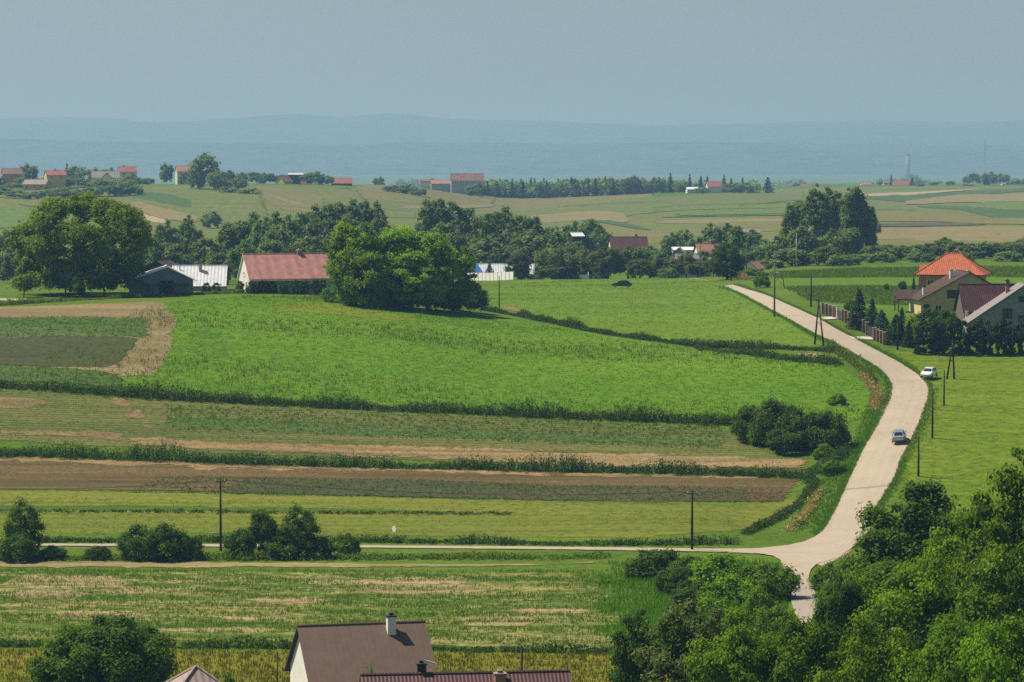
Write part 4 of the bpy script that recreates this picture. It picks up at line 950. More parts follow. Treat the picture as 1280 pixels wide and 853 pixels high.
# ---- belt of trees in the valley
belt([('mid', 4, 286, 44, 800), ('mid', 22, 300, 50, 760), ('mid', 30, 282, 40, 900), ('mid', 188, 292, 40, 770), ('mid', 207, 274, 36, 880), ('mid', 237, 268, 38, 890, 'dark crooked'), ('mid', 218, 300, 52, 770), ('mid', 255, 292, 46, 780), ('mid', 272, 312, 44, 740),
      ('far_round', 264, 261, 28, 1250, 'bluish round')], 'in the belt behind the metal-roofed shed', 'valley trees behind the farm sheds')
belt([('poplar', 287, 280, 36, 800), ('poplar', 302, 272, 34, 840), ('poplar', 316, 267, 34, 850), ('mid', 330, 270, 46, 830), ('poplar', 346, 266, 34, 850), ('mid', 362, 268, 44, 830), ('poplar', 378, 261, 34, 860), ('poplar', 394, 258, 32, 870), ('poplar', 410, 252, 30, 880),
      ('poplar', 424, 248, 30, 890), ('poplar', 440, 250, 32, 890), ('poplar', 456, 248, 28, 900), ('poplar', 470, 254, 26, 900), ('mid', 340, 296, 50, 780), ('mid', 385, 290, 52, 780), ('mid', 305, 300, 46, 770), ('mid', 420, 288, 54, 790), ('olive_tree', 366, 304, 40, 760), ('mid', 455, 275, 50, 850), ('mid', 350, 275, 52, 820), ('mid', 402, 268, 50, 850), ('mid', 432, 262, 46, 870), ('mid', 478, 262, 44, 880)],
     'in the belt behind the red-roofed house', 'valley trees behind the red-roofed house')
belt([('poplar', 532, 251, 34, 860, 'slender pale'), ('poplar', 549, 245, 34, 870, 'slender pale'), ('poplar', 566, 249, 34, 870, 'slender pale'), ('mid', 556, 272, 60, 840), ('poplar', 584, 256, 32, 870), ('mid', 600, 262, 50, 850), ('poplar', 618, 262, 34, 860), ('poplar', 630, 259, 36, 870), ('mid', 652, 262, 56, 860), ('poplar', 668, 268, 34, 860), ('mid', 615, 292, 62, 830), ('mid', 665, 288, 60, 840),
      ('mid', 692, 277, 50, 860), ('mid', 560, 300, 60, 840), ('mid', 640, 306, 60, 840), ('mid', 590, 300, 56, 845), ('mid', 690, 300, 50, 830), ('mid', 540, 268, 50, 860), ('mid', 575, 258, 46, 870), ('mid', 640, 272, 54, 850)],
     'in the tall belt behind the white sheds', 'valley trees behind the white sheds')
belt([('mid', 716, 276, 44, 1000, 'bluish round'), ('mid', 738, 270, 48, 1010, 'big bluish round'), ('mid', 748, 280, 36, 1000, 'bluish round')], 'left of the brown gable roof', 'bluish trees left of the brown gable roof')
belt([('olive_tree', 649, 313, 38, 790, 'small olive'), ('willow', 694, 306, 56, 800), ('willow', 715, 304, 56, 815), ('willow', 738, 312, 50, 800), ('olive_tree', 760, 306, 54, 795), ('olive_tree', 785, 304, 52, 800), ('spruce', 702, 322, 26, 780, 'pointed blue-dark'), ('spruce', 716, 324, 22, 780, 'pointed blue-dark'), ('olive_tree', 690, 330, 40, 780), ('mid', 812, 306, 40, 830), ('mid', 826, 312, 30, 800),
      ('spruce', 612, 328, 20, 790, 'pointed dark'), ('olive_tree', 800, 322, 40, 780), ('bush_mid', 836, 334, 30, 770), ('mid', 722, 298, 34, 900)],
     'in the loose row above the pale crest meadow', 'trees along the far side of the crest meadow')
belt([('mid', 855, 283, 40, 960), ('mid', 838, 290, 30, 960), ('mid', 890, 278, 40, 930), ('mid', 908, 278, 42, 930), ('poplar', 922, 280, 24, 900), ('mid', 938, 286, 44, 900, 'blue-shaded'), ('mid', 866, 296, 28, 900), ('olive_tree', 872, 326, 40, 740, 'light olive'), ('olive_tree', 892, 322, 30, 735, 'light olive'), ('near_dark', 909, 304, 48, 700, 'round dark'), ('mid', 845, 318, 30, 800), ('bush_mid', 936, 334, 30, 720), ('bush_light', 950, 338, 22, 700),
      ('mid', 928, 310, 36, 830), ('bush_mid', 920, 340, 26, 705), ('mid', 956, 300, 40, 850), ('olive_tree', 858, 312, 30, 790), ('mid', 878, 310, 28, 800), ('olive_tree', 848, 322, 30, 775)],
     'in the group where the road tops the crest', 'trees where the road tops the crest')
belt([('tall', 1021, 227, 42, 870), ('tall', 1064, 221, 46, 880), ('poplar', 1046, 236, 26, 890), ('poplar', 1000, 246, 30, 880), ('poplar', 1035, 231, 24, 885), ('mid', 1089, 254, 20, 880, 'leaning dark'), ('poplar', 987, 252, 24, 850), ('mid', 974, 290, 40, 830), ('mid', 1004, 280, 46, 820), ('mid', 1040, 286, 46, 830), ('mid', 1062, 282, 40, 840), ('poplar', 1076, 240, 22, 880), ('olive_tree', 1035, 306, 44, 780, 'light green'), ('mid', 990, 308, 48, 790), ('bush_mid', 1062, 318, 34, 780), ('mid', 1022, 312, 36, 790), ('bush_mid', 964, 322, 34, 770), ('bush_mid', 1050, 316, 34, 770)],
     'in the tall poplar clump right of the road', 'tall clump right of the road')
belt([('mid', 1090, 306, 36, 830), ('mid', 1108, 304, 38, 840), ('mid', 1126, 306, 36, 830), ('mid', 1144, 304, 38, 840), ('mid', 1160, 302, 36, 840), ('mid', 1180, 296, 38, 850), ('mid', 1196, 300, 36, 840), ('mid', 1212, 302, 38, 840), ('mid', 1230, 301, 38, 840), ('mid', 1248, 302, 36, 840), ('mid', 1266, 300, 38, 840), ('mid', 1282, 296, 40, 850), ('bush_mid', 1076, 316, 34, 810), ('bush_mid', 1100, 314, 40, 800), ('bush_mid', 1150, 314, 40, 800), ('bush_mid', 1200, 313, 40, 800), ('bush_mid', 1262, 313, 40, 800), ('mid', 1300, 302, 40, 840)],
     'in the long hedge behind the maize', 'hedge trees behind the orange-roofed house')
# ---- gardens on the right
GD_ = 'evergreens around the right-hand houses'
for i, (k, px, base, top, w, lb) in enumerate([
    ('spruce', 1074, 412, 359, 36, 'tallest dark spruce inside the brick fence'), ('spruce', 1090, 417, 372, 30, 'dark spruce right behind the tallest one by the fence'), ('blue_spruce', 1102, 422, 386, 38, 'rounded blue-grey spruce behind the brick fence'),
    ('spruce', 1120, 430, 392, 40, 'broad dark spruce between the blue one and the hedge'), ('spruce', 1127, 424, 383, 26, 'slim dark spruce left of the lime-green bush'), ('bush_lime', 1143, 428, 392, 24, 'lime-green bush glowing among the evergreens'),
    ('bush', 1162, 420, 381, 42, 'broad dark bush in front of the tan gable'), ('bush', 1182, 422, 384, 34, 'dark bush under the brown garage roof'), ('spruce', 1136, 434, 400, 24, 'low spruce at the left end of the clipped hedge'), ('blue_spruce', 1170, 436, 404, 30, 'bluish low spruce in front of the hedge'),
    ('orchard', 1128, 369, 348, 12, 'small round tree left of the orange-roofed house'), ('spruce', 1142, 368, 344, 9, 'thin conifer beside the orange brick wall'), ('orchard', 1108, 365, 353, 8, 'tiny round tree in the maize'),
    ('bush', 1063, 391, 374, 18, 'dark shrub at the corner of the brick fence')]):
    p = at(px, base); tree(k, p, (base - top) / F * p.y, w / F * p.y, lb, GD_, i)
belt([('thuja', 1150 + 9.3 * i, 399 + 4 * math.sin(i * 2.1) + (2 if i < 4 else 0), 14 + 2 * math.sin(i * 1.3), 489 + (i % 2) * 1.5) for i in range(16)], 'in the dark evergreen hedge', 'thuja hedge before the grey house', 'thuja')
belt([('bush', 975 + 0, 366, 0, 0)] if False else [], '', '')
tree_px('bush_light', 953, 341, 22, None, 'light green bush on the right verge below the crest', None, 1, base=360)
# ---- far hills
VL = 'trees around the far left village'
belt([('far_round', 36, 203, 24, 1820, 'round dark'), ('far_round', 93, 206, 28, 1800), ('far_conifer', 84, 203, 10, 1800, 'pointed dark'), ('far_round', 108, 211, 26, 1790), ('far_round', 122, 209, 24, 1830), ('far_round', 136, 206, 18, 1850), ('far_round', 2, 219, 14, 1760),
      ('far_round', 16, 228, 26, 1730, 'low bluish'), ('far_round', 44, 236, 30, 1700, 'low bluish'), ('far_round', 66, 236, 26, 1700, 'low bluish'), ('far_round', 84, 233, 24, 1700, 'low bluish'), ('far_round', 102, 232, 22, 1710, 'low bluish'), ('far_round', 130, 222, 30, 1710, 'large bluish'), ('far_round', 150, 222, 36, 1700, 'large bluish'), ('far_round', 163, 216, 22, 1790), ('far_round', 176, 222, 18, 1800), ('far_round', 50, 220, 16, 1780), ('far_round', 28, 219, 20, 1770), ('far_round', 88, 221, 20, 1745), ('far_round', 104, 222, 22, 1740), ('far_round', 118, 225, 22, 1735), ('far_round', 148, 222, 18, 1755), ('far_round', 186, 222, 14, 1820)],
     'among the far village houses', VL)
belt([('far_round', 4, 232, 30, 1560), ('far_round', 22, 237, 30, 1540), ('far_round', 40, 238, 28, 1530), ('far_round', 58, 236, 28, 1530), ('far_round', 76, 234, 30, 1540), ('far_round', 95, 235, 28, 1540), ('far_round', 114, 233, 28, 1550), ('far_round', 134, 224, 40, 1560), ('far_round', 156, 224, 34, 1570), ('far_round', 170, 232, 22, 1570)], 'in the row below the far village', VL)
belt([('far_round', 208, 202, 18, 1840, 'small round'), ('far_round', 254, 189, 42, 1660, 'great round'), ('far_round', 272, 212, 26, 1640, 'greyish round'), ('far_round', 246, 214, 24, 1670), ('far_round', 285, 210, 22, 1760), ('far_round', 296, 222, 24, 1640), ('far_bush', 314, 234, 34, 1600), ('far_bush', 286, 232, 26, 1610), ('far_round', 302, 213, 18, 1850), ('far_round', 318, 214, 18, 1860), ('far_round', 332, 215, 18, 1860), ('far_bush', 328, 221, 10, 1840), ('far_round', 231, 214, 14, 1830)],
     'near the great far round tree', 'trees around the great round tree')
belt([('far_round', 384, 214, 20, 1880), ('far_round', 396, 213, 22, 1880), ('far_round', 408, 219, 18, 1880), ('far_bush', 430, 236, 26, 1800), ('far_round', 340, 216, 16, 1900), ('far_round', 352, 218, 16, 1900)], 'behind the yellow far farm', 'trees around the yellow farm')
belt([('far_round', 493, 231, 26, 1800, 'bluish'), ('far_round', 508, 228, 24, 1800, 'bluish'), ('far_round', 523, 234, 22, 1790, 'bluish'), ('far_round', 590, 229, 20, 2020, 'low blue'), ('far_round', 600, 227, 18, 2030, 'low blue'), ('far_round', 474, 220, 16, 2300, 'pale far'), ('far_round', 540, 222, 16, 2300, 'pale far')], 'around the long hall on the plain edge', 'trees by the long hall')
_r = random.Random(9)
wood = []
for i in range(46):
    px = 606 + i * 4.9 + _r.uniform(-1.5, 1.5); conif = px < 760 or _r.random() < .3
    wood.append(('far_conifer' if (i % 3 != 2 and px < 770) else 'far_round', px, 226.5 - (px - 606) * .028 + _r.uniform(-3.5, 3) + (0 if px < 805 else 1.5), 9 + _r.uniform(0, 5) if px < 770 else 13, 2140 + _r.uniform(-10, 60)))
belt(wood[:22], 'in the dark blue far wood', 'trees of the dark far wood')
belt(wood[22:], 'in the right half of the far wood', 'trees of the dark far wood')
belt([('far_conifer', 838, 215, 12, 2180), ('far_conifer', 862, 217, 10, 2200), ('far_conifer', 876, 219, 11, 2190), ('far_conifer', 884, 219, 10, 2200), ('far_round', 850, 226, 18, 2160), ('far_round', 878, 233, 22, 2130), ('far_conifer', 905, 218, 11, 2220), ('far_conifer', 914, 222, 10, 2200), ('far_conifer', 928, 221, 9, 2230), ('far_round', 920, 229, 22, 2170), ('far_round', 936, 230, 14, 2180), ('far_conifer', 960, 221, 19, 2250, 'lone broad'), ('far_bush', 826, 264, 18, 1720, 'lone round blue'), ('far_bush', 933, 265, 8, 1650, 'tiny lone')],
     'by the pink-roofed far house', 'trees around the pink-roofed far house')
belt([('far_conifer', 1114, 217, 6, 2860, 'slim dark'), ('far_conifer', 1140, 221, 9, 2850), ('far_round', 1150, 229, 14, 2800, 'low'), ('far_round', 1167, 227, 14, 2830, 'low'), ('far_round', 1188, 226, 13, 2850, 'low'), ('far_round', 1235, 212, 20, 2800, 'round dark'), ('far_round', 1218, 216, 16, 3000), ('far_round', 1208, 219, 12, 3050), ('far_round', 1252, 216, 22, 3050), ('far_round', 1100, 226, 8, 2860, 'low'), ('far_bush', 1262, 226, 18, 2850), ('far_bush', 1276, 223, 16, 2850), ('far_bush', 1210, 230, 22, 2800), ('far_round', 995, 229, 12, 2700, 'low'), ('far_bush', 1097, 276, 10, 1250, 'small blue')],
     'along the far right skyline', 'trees on the far right skyline')
# far plain woods: hazy masses nobody could count
def far_wood(px0, px1, D, h, label, seed, n=420, swell=0.4):
    rng = np.random.default_rng(seed)
    px = rng.uniform(px0, px1, n); d = D * (1 + rng.uniform(-0.012, 0.012, n)); x = (px - 640) / F * d
    cz = ground_z(x, d); hh = h * rng.uniform(0.55, 1.15, n) * (1 - swell + swell * np.sin(px / 19 + seed))
    k = 44; idx = np.repeat(np.arange(n), k)
    o = unit(rng.normal(0, 1, (n * k, 3)))
    P = np.stack([x[idx], d[idx], cz[idx] + hh[idx] * 0.5], -1) + o * np.stack([0.6 * hh[idx], 0.6 * hh[idx], 0.55 * hh[idx]], -1)
    V, Fc = leaf_cloud(P, unit(o + rng.normal(0, .4, o.shape)), h * 0.13, rng, 0.8)
    link('far_woodland', np_mesh('far_woodland', V, Fc, M['leaf_belt'], tone=rng.random(len(P))), kind='stuff', label=label, category='woodland')
far_wood(606, 806, 2175, 9.5, 'solid dark undergrowth of the far wood', 7, 420, .06)
far_wood(806, 945, 2230, 8, 'low bushes around the pink-roofed far house', 8, 160, .2)
far_wood(455, 600, 3700, 14, 'hazy line of woods behind the long hall', 1, 200)
far_wood(600, 830, 3500, 17, 'pale line of trees rising behind the dark far wood', 2, 300)
far_wood(930, 1110, 4300, 22, 'faint blue woods on the plain behind the poplar clump', 3, 260)
far_wood(1080, 1420, 4600, 34, 'faint blue wood by the tall far chimney', 4, 260)
far_wood(-200, 460, 4200, 16, 'hazy woods on the plain beyond the far left hill', 5, 300)
far_wood(-600, 1900, 5600, 26, 'very faint strips of woodland across the plain', 6, 700)
# ------------------------------------------------------------------ weedy banks, grass, standing crops
def bank(px_line, h, wid, label, mat='weeds', dens=9, seed=1, group='weedy banks between the fields', bl=0.07, name='hedgerow'):
    """A strip of tall weeds and brushwood along a photo line: leafy stems and blades."""
    rng = np.random.default_rng(seed)
    L = interp_line(px_line, max(20, int(abs(px_line[-1][0] - px_line[0][0]) / 6)))
    Q = ground_at(L[:, 0], L[:, 1])
    seg = np.r_[0, np.cumsum(np.linalg.norm(np.diff(Q, axis=0), axis=1))]
    n = int(seg[-1] * wid * dens)
    s = rng.uniform(0, seg[-1], n); o = rng.normal(0, wid * 0.32, n)
    x = np.interp(s, seg, Q[:, 0]); y = np.interp(s, seg, Q[:, 1])
    P = np.stack([x + rng.normal(0, .2, n), y + o, 0 * x], -1); P[:, 2] = ground_z(P[:, 0], P[:, 1])
    und = 0.60 + 0.34 * np.sin(s / 5.3 + seed) * np.sin(s / 13.7 + 1) + 0.2 * np.sin(s / 2.1 + 2 * seed) + 0.3 * np.maximum(0, np.sin(s / 8.1 + 3 * seed) * np.sin(s / 3.3)) ** 2
    hh = np.clip(h * und * np.exp(-(o / wid) ** 2 * 1.3), 0.25, None)
    hh = hh * rng.uniform(0.45, 1.3, n)
    V1, F1, t1 = blades(P, hh * 0.92, bl * 0.7, rng, lean=0.5, per=2, clump=0.2)
    k = 9; idx = np.repeat(np.arange(n), k); f = rng.random(n * k) ** 0.7
    C = P[idx] + np.stack([rng.normal(0, .22, n * k), rng.normal(0, .22, n * k), hh[idx] * f * 0.92], -1)
    V2, F2 = leaf_cloud(C, unit(rng.normal(0, 1, C.shape) + np.array([0, 0, .5])), 0.13, rng)
    # triangles become quads with a doubled tip so that both kinds fit one mesh
    F1q = np.concatenate([F1, F1[:, 2:3]], 1)
    me = bpy.data.meshes.new(name)
    V = np.concatenate([V1, V2]); T = F1; nq = len(F2)
    loops = np.concatenate([T.ravel(), (F2 + len(V1)).ravel()]).astype(np.int32)
    starts = np.concatenate([np.arange(len(T)) * 3, len(T) * 3 + np.arange(nq) * 4]).astype(np.int32)
    tot = np.concatenate([np.full(len(T), 3), np.full(nq, 4)]).astype(np.int32)
    me.vertices.add(len(V)); me.vertices.foreach_set('co', V.astype(np.float32).ravel())
    me.loops.add(len(loops)); me.loops.foreach_set('vertex_index', loops)
    me.polygons.add(len(starts)); me.polygons.foreach_set('loop_start', starts); me.polygons.foreach_set('loop_total', tot)
    a = me.attributes.new('tone', 'FLOAT', 'FACE')
    a.data.foreach_set('value', np.concatenate([t1, np.clip(0.6 * rng.random(n)[idx] + .4 * rng.random(n * k), 0, 1)]).astype(np.float32))
    me.update(calc_edges=True); me.materials.append(M[mat])
    return link(name, me, label=label, category='hedgerow', group=group)
bank([(-260, 484), (-12, 484), (60, 487), (140, 494), (240, 500), (330, 505), (420, 509), (520, 514), (640, 519), (760, 524), (905, 530), (940, 531)], 2.1, 2.6, 'dark weedy bank along the foot of the bright hay meadow', seed=1)
bank([(-260, 569), (-12, 569), (60, 570), (160, 574), (300, 579), (420, 583), (560, 586), (700, 589), (860, 592), (1005, 597)], 2.2, 2.2, 'dark weedy bank above the brown stubble field', seed=2)
bank([(604, 388), (640, 394), (690, 404), (740, 415), (800, 424), (860, 432), (920, 436), (960, 436), (1008, 437), (1040, 440)], 1.35, 2.4, 'weedy hedgerow running diagonally down from the crest clump', seed=3)
bank([(870, 436), (930, 443), (1000, 452), (1050, 455)], 1.3, 2.4, 'low weedy strip under the dry patch by the road', seed=4)
bank([(1038, 436), (1058, 448), (1076, 462), (1090, 478)], 1.6, 4.0, 'rough weeds at the road edge below the leaning poles', seed=14, mat='weeds_light')
bank([(1006, 600), (1018, 590), (1040, 578), (1058, 566)], 1.2, 4.0, 'rough weeds at the right end of the lower bank', seed=5, mat='weeds')
bank([(930, 668), (970, 650), (998, 632), (1012, 615), (1022, 600)], 0.7, 2.0, 'curved weedy strip round the end of the mown field', seed=6)
bank([(-260, 678), (-12, 678), (100, 677), (240, 677), (400, 677), (560, 679), (700, 681), (840, 681), (920, 680)], 1.1, 1.6, 'rough tall weeds on the upper edge of the side road', seed=7, dens=8)
bank([(-260, 700), (-12, 700), (100, 700), (260, 700), (420, 699), (560, 698), (700, 698), (760, 697)], 1.0, 2.4, 'bright grassy bank on the lower edge of the side road', seed=8, mat='weeds_light', dens=7)
bank([(-260, 640), (-12, 640), (160, 640), (400, 642), (640, 643)], 0.32, 1.2, 'thin dark ridge of grass along the mown field', seed=9, dens=4)
bank([(-260, 808), (-12, 808), (200, 809), (400, 811), (600, 814), (770, 817)], 1.0, 1.6, 'dark grass edge between the fallow and the mustard field', seed=10, dens=8, mat='weeds')
bank([(1092, 512), (1098, 496), (1088, 484), (1080, 474)], 1.3, 5.0, 'dry straw-coloured grass on the bank inside the bend', seed=11, mat='weeds_dry', dens=5)
bank([(985, 664), (1004, 650), (1016, 632), (1024, 616)], 1.0, 2.4, 'dry grass strip beside the road above the junction', seed=12, mat='weeds_dry', dens=5)
bank([(0, 382), (60, 378), (130, 374), (200, 370), (290, 367), (410, 366)], 0.9, 2.0, 'grassy edge before the farm on the crest', seed=13, mat='weeds_light', dens=6)
bank([(934, 350), (924, 349), (914, 350)], 1.8, 4.0, 'dry grass mound where the road tops the crest', seed=15, mat='weeds_dry', dens=5)
#bank([(300, 466), (330, 467)], 1.0, 2.0, 'small dark tuft of weeds in the hay meadow', seed=16, dens=6)
#bank([(506, 472), (560, 474)], 0.7, 2.5, 'faint darker patch of weeds in the middle of the hay meadow', seed=17, dens=5)

def at_strip(top, bot, **k): return drape(top, bot, **k)
_mead = drape([(196, 379), (300, 371), (410, 371), (460, 380), (560, 394), (610, 399), (690, 409), (760, 422), (860, 437), (960, 446), (1030, 449), (1092, 486)],
              [(-4, 478), (60, 484), (200, 495), (300, 503), (500, 511), (700, 521), (900, 530), (1000, 530), (1050, 532), (1092, 520)])
tufts('meadow_grass', _mead, 2.6, 0.16, 0.07, 'grass_blades', 'tall grass of the bright hay meadow', seed=21, per=3, clump=0.22, nmax=110000)
tufts('weed_tufts', _mead, 0.6, 0.55, 0.06, 'weeds_light', 'yellowish weeds scattered in the hay meadow', seed=22, per=4, clump=0.3, nmax=14000, keep=blotch(55, 0.25, 6, 4))
tufts('crop_plants', PATCH['crop_field'] if False else drape([(206, 506), (500, 518), (905, 536)], [(206, 538), (500, 549), (905, 562)]), 3.0, 0.28, 0.06, 'crop_leaves', 'leafy young crop between the two banks', 'crop', seed=23, per=4, clump=0.12, nmax=40000)
tufts('crop_plants', drape([(-5, 397), (90, 396), (188, 398)], [(-5, 423), (90, 422), (190, 424)]), 1.6, 0.3, 0.06, 'crop_leaves', 'green crop on the sandy plot', 'crop', seed=24, per=4, nmax=14000)
tufts('crop_plants', drape([(-5, 456), (60, 459), (150, 468)], [(-5, 478), (60, 480), (160, 488)]), 4.0, 0.3, 0.06, 'crop_leaves', 'green crop below the dark strip', 'crop', seed=25, per=4, nmax=12000)
tufts('crop_plants', drape([(200, 596), (500, 600), (700, 606), (980, 612)], [(160, 616), (500, 623), (700, 627), (980, 629)]), 3.2, 0.22, 0.05, 'weeds', 'sparse small crop plants in the brown stubble field', 'crop', seed=26, per=4, nmax=22000)
tufts('fallow_grass', drape([(-5, 712), (400, 713), (760, 714)], [(-5, 806), (400, 808), (760, 814)]), 4.5, 0.28, 0.045, 'weeds_light', 'tufty grass of the fallow field', seed=27, per=3, clump=0.18, nmax=60000, keep=blotch(11, -0.1, 8, 1.8))
tufts('fallow_grass', drape([(-5, 712), (400, 713), (760, 714)], [(-5, 806), (400, 808), (760, 814)]), 4.0, 0.28, 0.045, 'grass_blades', 'brighter grass of the fallow field', seed=28, per=3, clump=0.18, nmax=60000, keep=blotch(14, 0.0, 12, 1.6))
tufts('thicket_grass', drape([(745, 704), (860, 702), (975, 704)], [(745, 820), (860, 815), (985, 765)]), 7.0, 0.55, 0.05, 'grass_blades', 'tall grass around the thicket left of the junction', seed=29, per=3, clump=0.2, nmax=26000, keep=lambda P, rng: (640 + F * P[:, 0] / P[:, 1]) > 748 + rng.exponential(22, len(P)) + 14 * np.sin(P[:, 1] / 3.1))
tufts('mustard_plants', drape([(-20, 813), (400, 815), (790, 820)], [(-20, 870), (400, 870), (790, 870)]), 5.0, 0.35, 0.05, 'weeds_mustard' if 'weeds_mustard' in M else 'weeds_light', 'standing mustard crop', 'crop', seed=30, per=3, clump=0.15, nmax=50000)
tufts('maize_plants', drape([(964, 341.5), (1080, 336), (1180, 335), (1300, 334)], [(968, 348), (1080, 347), (1180, 347), (1300, 347)]), 1.1, 0.5, 0.15, 'corn_leaves', 'rows of maize behind the orange-roofed house', 'crop', seed=31, per=5, clump=0.25, nmax=30000)
tufts('maize_plants', drape([(984, 360), (1060, 358), (1180, 359), (1300, 359)], [(1012, 377), (1060, 380), (1120, 382), (1300, 383)]), 1.3, 0.4, 0.15, 'corn_leaves', 'leafy dark crop in front of the bright strip', 'crop', seed=32, per=5, clump=0.25, nmax=36000)
tufts('verge_grass', drape([(1004, 612), (1040, 594), (1062, 566), (1088, 500)], [(992, 668), (1030, 656), (1068, 580), (1108, 500)], byx=False), 7.0, 0.4, 0.05, 'grass_blades', 'green verge grass inside the long bend', seed=33, per=3, clump=0.2, nmax=12000)

# grass fringes along both sides of the road
def fringe(line, label, seed, off=0.0):
    bank(line, 0.4, 0.9, label, 'grass_blades', 9, seed, group='grass fringes of the road', bl=.05, name='grass_fringe')
for _i, _lb in enumerate(['grass fringe on the left edge of the road', 'grass fringe on the right edge of the road']):
    _Q, _O = (ROADV[14:, 0], ROADV[14:, -1]) if _i == 0 else (ROADV[14:, -1], ROADV[14:, 0])
    _rg = np.random.default_rng(50 + _i)
    _nn = (_Q - _O)[:, :2]; _nn = _nn / np.linalg.norm(_nn, axis=1)[:, None]; _d = np.gradient(_Q, axis=0)
    _k = _rg.integers(0, len(_Q), 5200); _o = -0.05 + np.abs(_rg.normal(0.0, 0.8, len(_k)))
    _P = _Q[_k].copy(); _P += _d[_k] * _rg.uniform(-.5, .5, len(_k))[:, None]; _P[:, :2] += _nn[_k] * _o[:, None]; _P[:, 2] = ground_z(_P[:, 0], _P[:, 1])
    _V, _F, _t = blades(_P, 0.30, .045, _rg, per=3, clump=.12)
    link('verge_grass', np_mesh('verge_grass', _V, _F, M['grass_blades'], tone=_t), label=_lb, category='grass', kind='stuff')
tufts('meadow_grass', drape([(600, 374), (640, 355), (700, 351), (780, 351), (866, 349.5), (900, 358), (958, 388), (1010, 420)], [(612, 386), (690, 402), (760, 414), (860, 430), (920, 434), (960, 435), (1000, 436), (1012, 436)]), 0.9, 0.16, 0.06, 'weeds_light', 'short grass of the pale crest meadow', seed=41, per=3, clump=.22, nmax=42000)
tufts('meadow_grass', PATCHM['right_meadow'], 1.2, 0.15, 0.05, 'grass_blades', 'short grass of the right meadow', seed=42, per=3, clump=.2, nmax=42000, keep=blotch(14, -0.4, 15, 4))
tufts('meadow_grass', drape([(-10, 613), (400, 620), (930, 632)], [(-10, 668), (400, 670), (930, 664)]), 1.2, 0.18, 0.045, 'weeds_light', 'short grass of the mown strip', seed=43, per=3, clump=.2, nmax=40000, keep=blotch(12, -0.3, 16, 8))
tufts('stubble', drape([(-10, 568), (500, 585), (1000, 598)], [(-10, 600), (500, 604), (980, 612)]), 6.0, 0.18, 0.035, 'weeds_dry', 'dry stubble stalks on the brown field', 'stubble', seed=44, per=3, clump=.15, nmax=40000, keep=blotch(10, -0.2, 17, 8))
tufts('stubble', drape([(160, 546), (500, 555), (1014, 573)], [(170, 558), (500, 574), (1008, 588)]), 4.0, 0.22, 0.035, 'weeds_light', 'green regrowth in the pale stubble strip', 'stubble', seed=45, per=3, clump=.2, nmax=16000, keep=blotch(9, 0.0, 18, 8))
tufts('fallow_grass', drape([(-10, 488), (500, 517), (905, 535)], [(-10, 552), (500, 576), (1000, 588)]), 3.0, 0.24, 0.04, 'weeds_light', 'weedy grass of the mixed crop strip', seed=46, per=3, clump=.2, nmax=40000, keep=blotch(14, -0.1, 19, 6))
# ------------------------------------------------------------------ buildings
M['wall_white'] = plain_mat('wall_white', (0.74, 0.71, 0.64), 0.85, 0.2, var=0.15, scale=0.8)
M['wall_cream'] = plain_mat('wall_cream', (0.62, 0.56, 0.42), 0.85, 0.2, var=0.15, scale=0.8)
M['wall_tan'] = plain_mat('wall_tan', (0.62, 0.48, 0.25), 0.85, 0.2, var=0.18, scale=0.8)
M['wall_yellow'] = plain_mat('wall_yellow', (0.66, 0.52, 0.10), 0.85, 0.2, var=0.15)
M['wall_ochre'] = plain_mat('wall_ochre', (0.66, 0.36, 0.09), 0.85, 0.2, var=0.15)
M['wall_orange'] = brick_mat('wall_orange', (0.55, 0.20, 0.07), (0.62, 0.26, 0.09), (0.5, 0.34, 0.2), 2.2)
M['wall_grey'] = brick_mat('wall_grey', (0.27, 0.285, 0.29), (0.32, 0.33, 0.335), (0.20, 0.21, 0.215), 1.3)
M['wall_teal'] = plain_mat('wall_teal', (0.20, 0.42, 0.45), 0.85, 0.2, var=0.15)
M['wall_render'] = plain_mat('wall_render', (0.45, 0.45, 0.42), 0.85, 0.2, var=0.2)
M['wall_brick'] = brick_mat('wall_brick', (0.34, 0.15, 0.09), (0.40, 0.19, 0.11), (0.4, 0.35, 0.28), 3.0)
M['board_dark'] = roof_mat('board_dark', (0.20, 0.225, 0.25), 0.22, 0, 0.02, 0.8, 0.3)
M['wood_grey'] = plain_mat('wood_grey', (0.17, 0.145, 0.115), 0.9, 0.1, var=0.4, scale=3)
M['wood_dark'] = plain_mat('wood_dark', (0.055, 0.042, 0.032), 0.9, 0.1, var=0.4, scale=3)
M['white_paint'] = plain_mat('white_paint', (0.80, 0.79, 0.75), 0.6, 0.3, var=0.1)
M['roof_brown'] = roof_mat('roof_brown', (0.135, 0.088, 0.064), 0.40, 0, 0.0015, 0.6, 0.15, spec=0.25)
M['roof_ribbed'] = roof_mat('roof_ribbed', (0.105, 0.042, 0.040), 0.26, 0, 0.02, 0.5, 0.25, course=0.24)
M['roof_red'] = roof_mat('roof_red', (0.47, 0.215, 0.175), 1.9, 0, 0.025, 0.55, 0.4, rust=(0.30, 0.20, 0.16))
M['roof_metal'] = roof_mat('roof_metal', (0.60, 0.62, 0.64), 0.62, 0, 0.016, 0.4, 0.25, metal=0.0, spec=0.5)
M['roof_orange'] = roof_mat('roof_orange', (0.45, 0.125, 0.055), 0.34, 0, 0.03, 0.7, 0.35, course=0.22, spec=0.15)
M['roof_brown2'] = roof_mat('roof_brown2', (0.088, 0.058, 0.048), 0.34, 0, 0.03, 0.9, 0.35, course=0.25, spec=0.08)
M['roof_maroon'] = roof_mat('roof_maroon', (0.115, 0.055, 0.055), 0.34, 0, 0.03, 0.85, 0.35, course=0.25, spec=0.1)
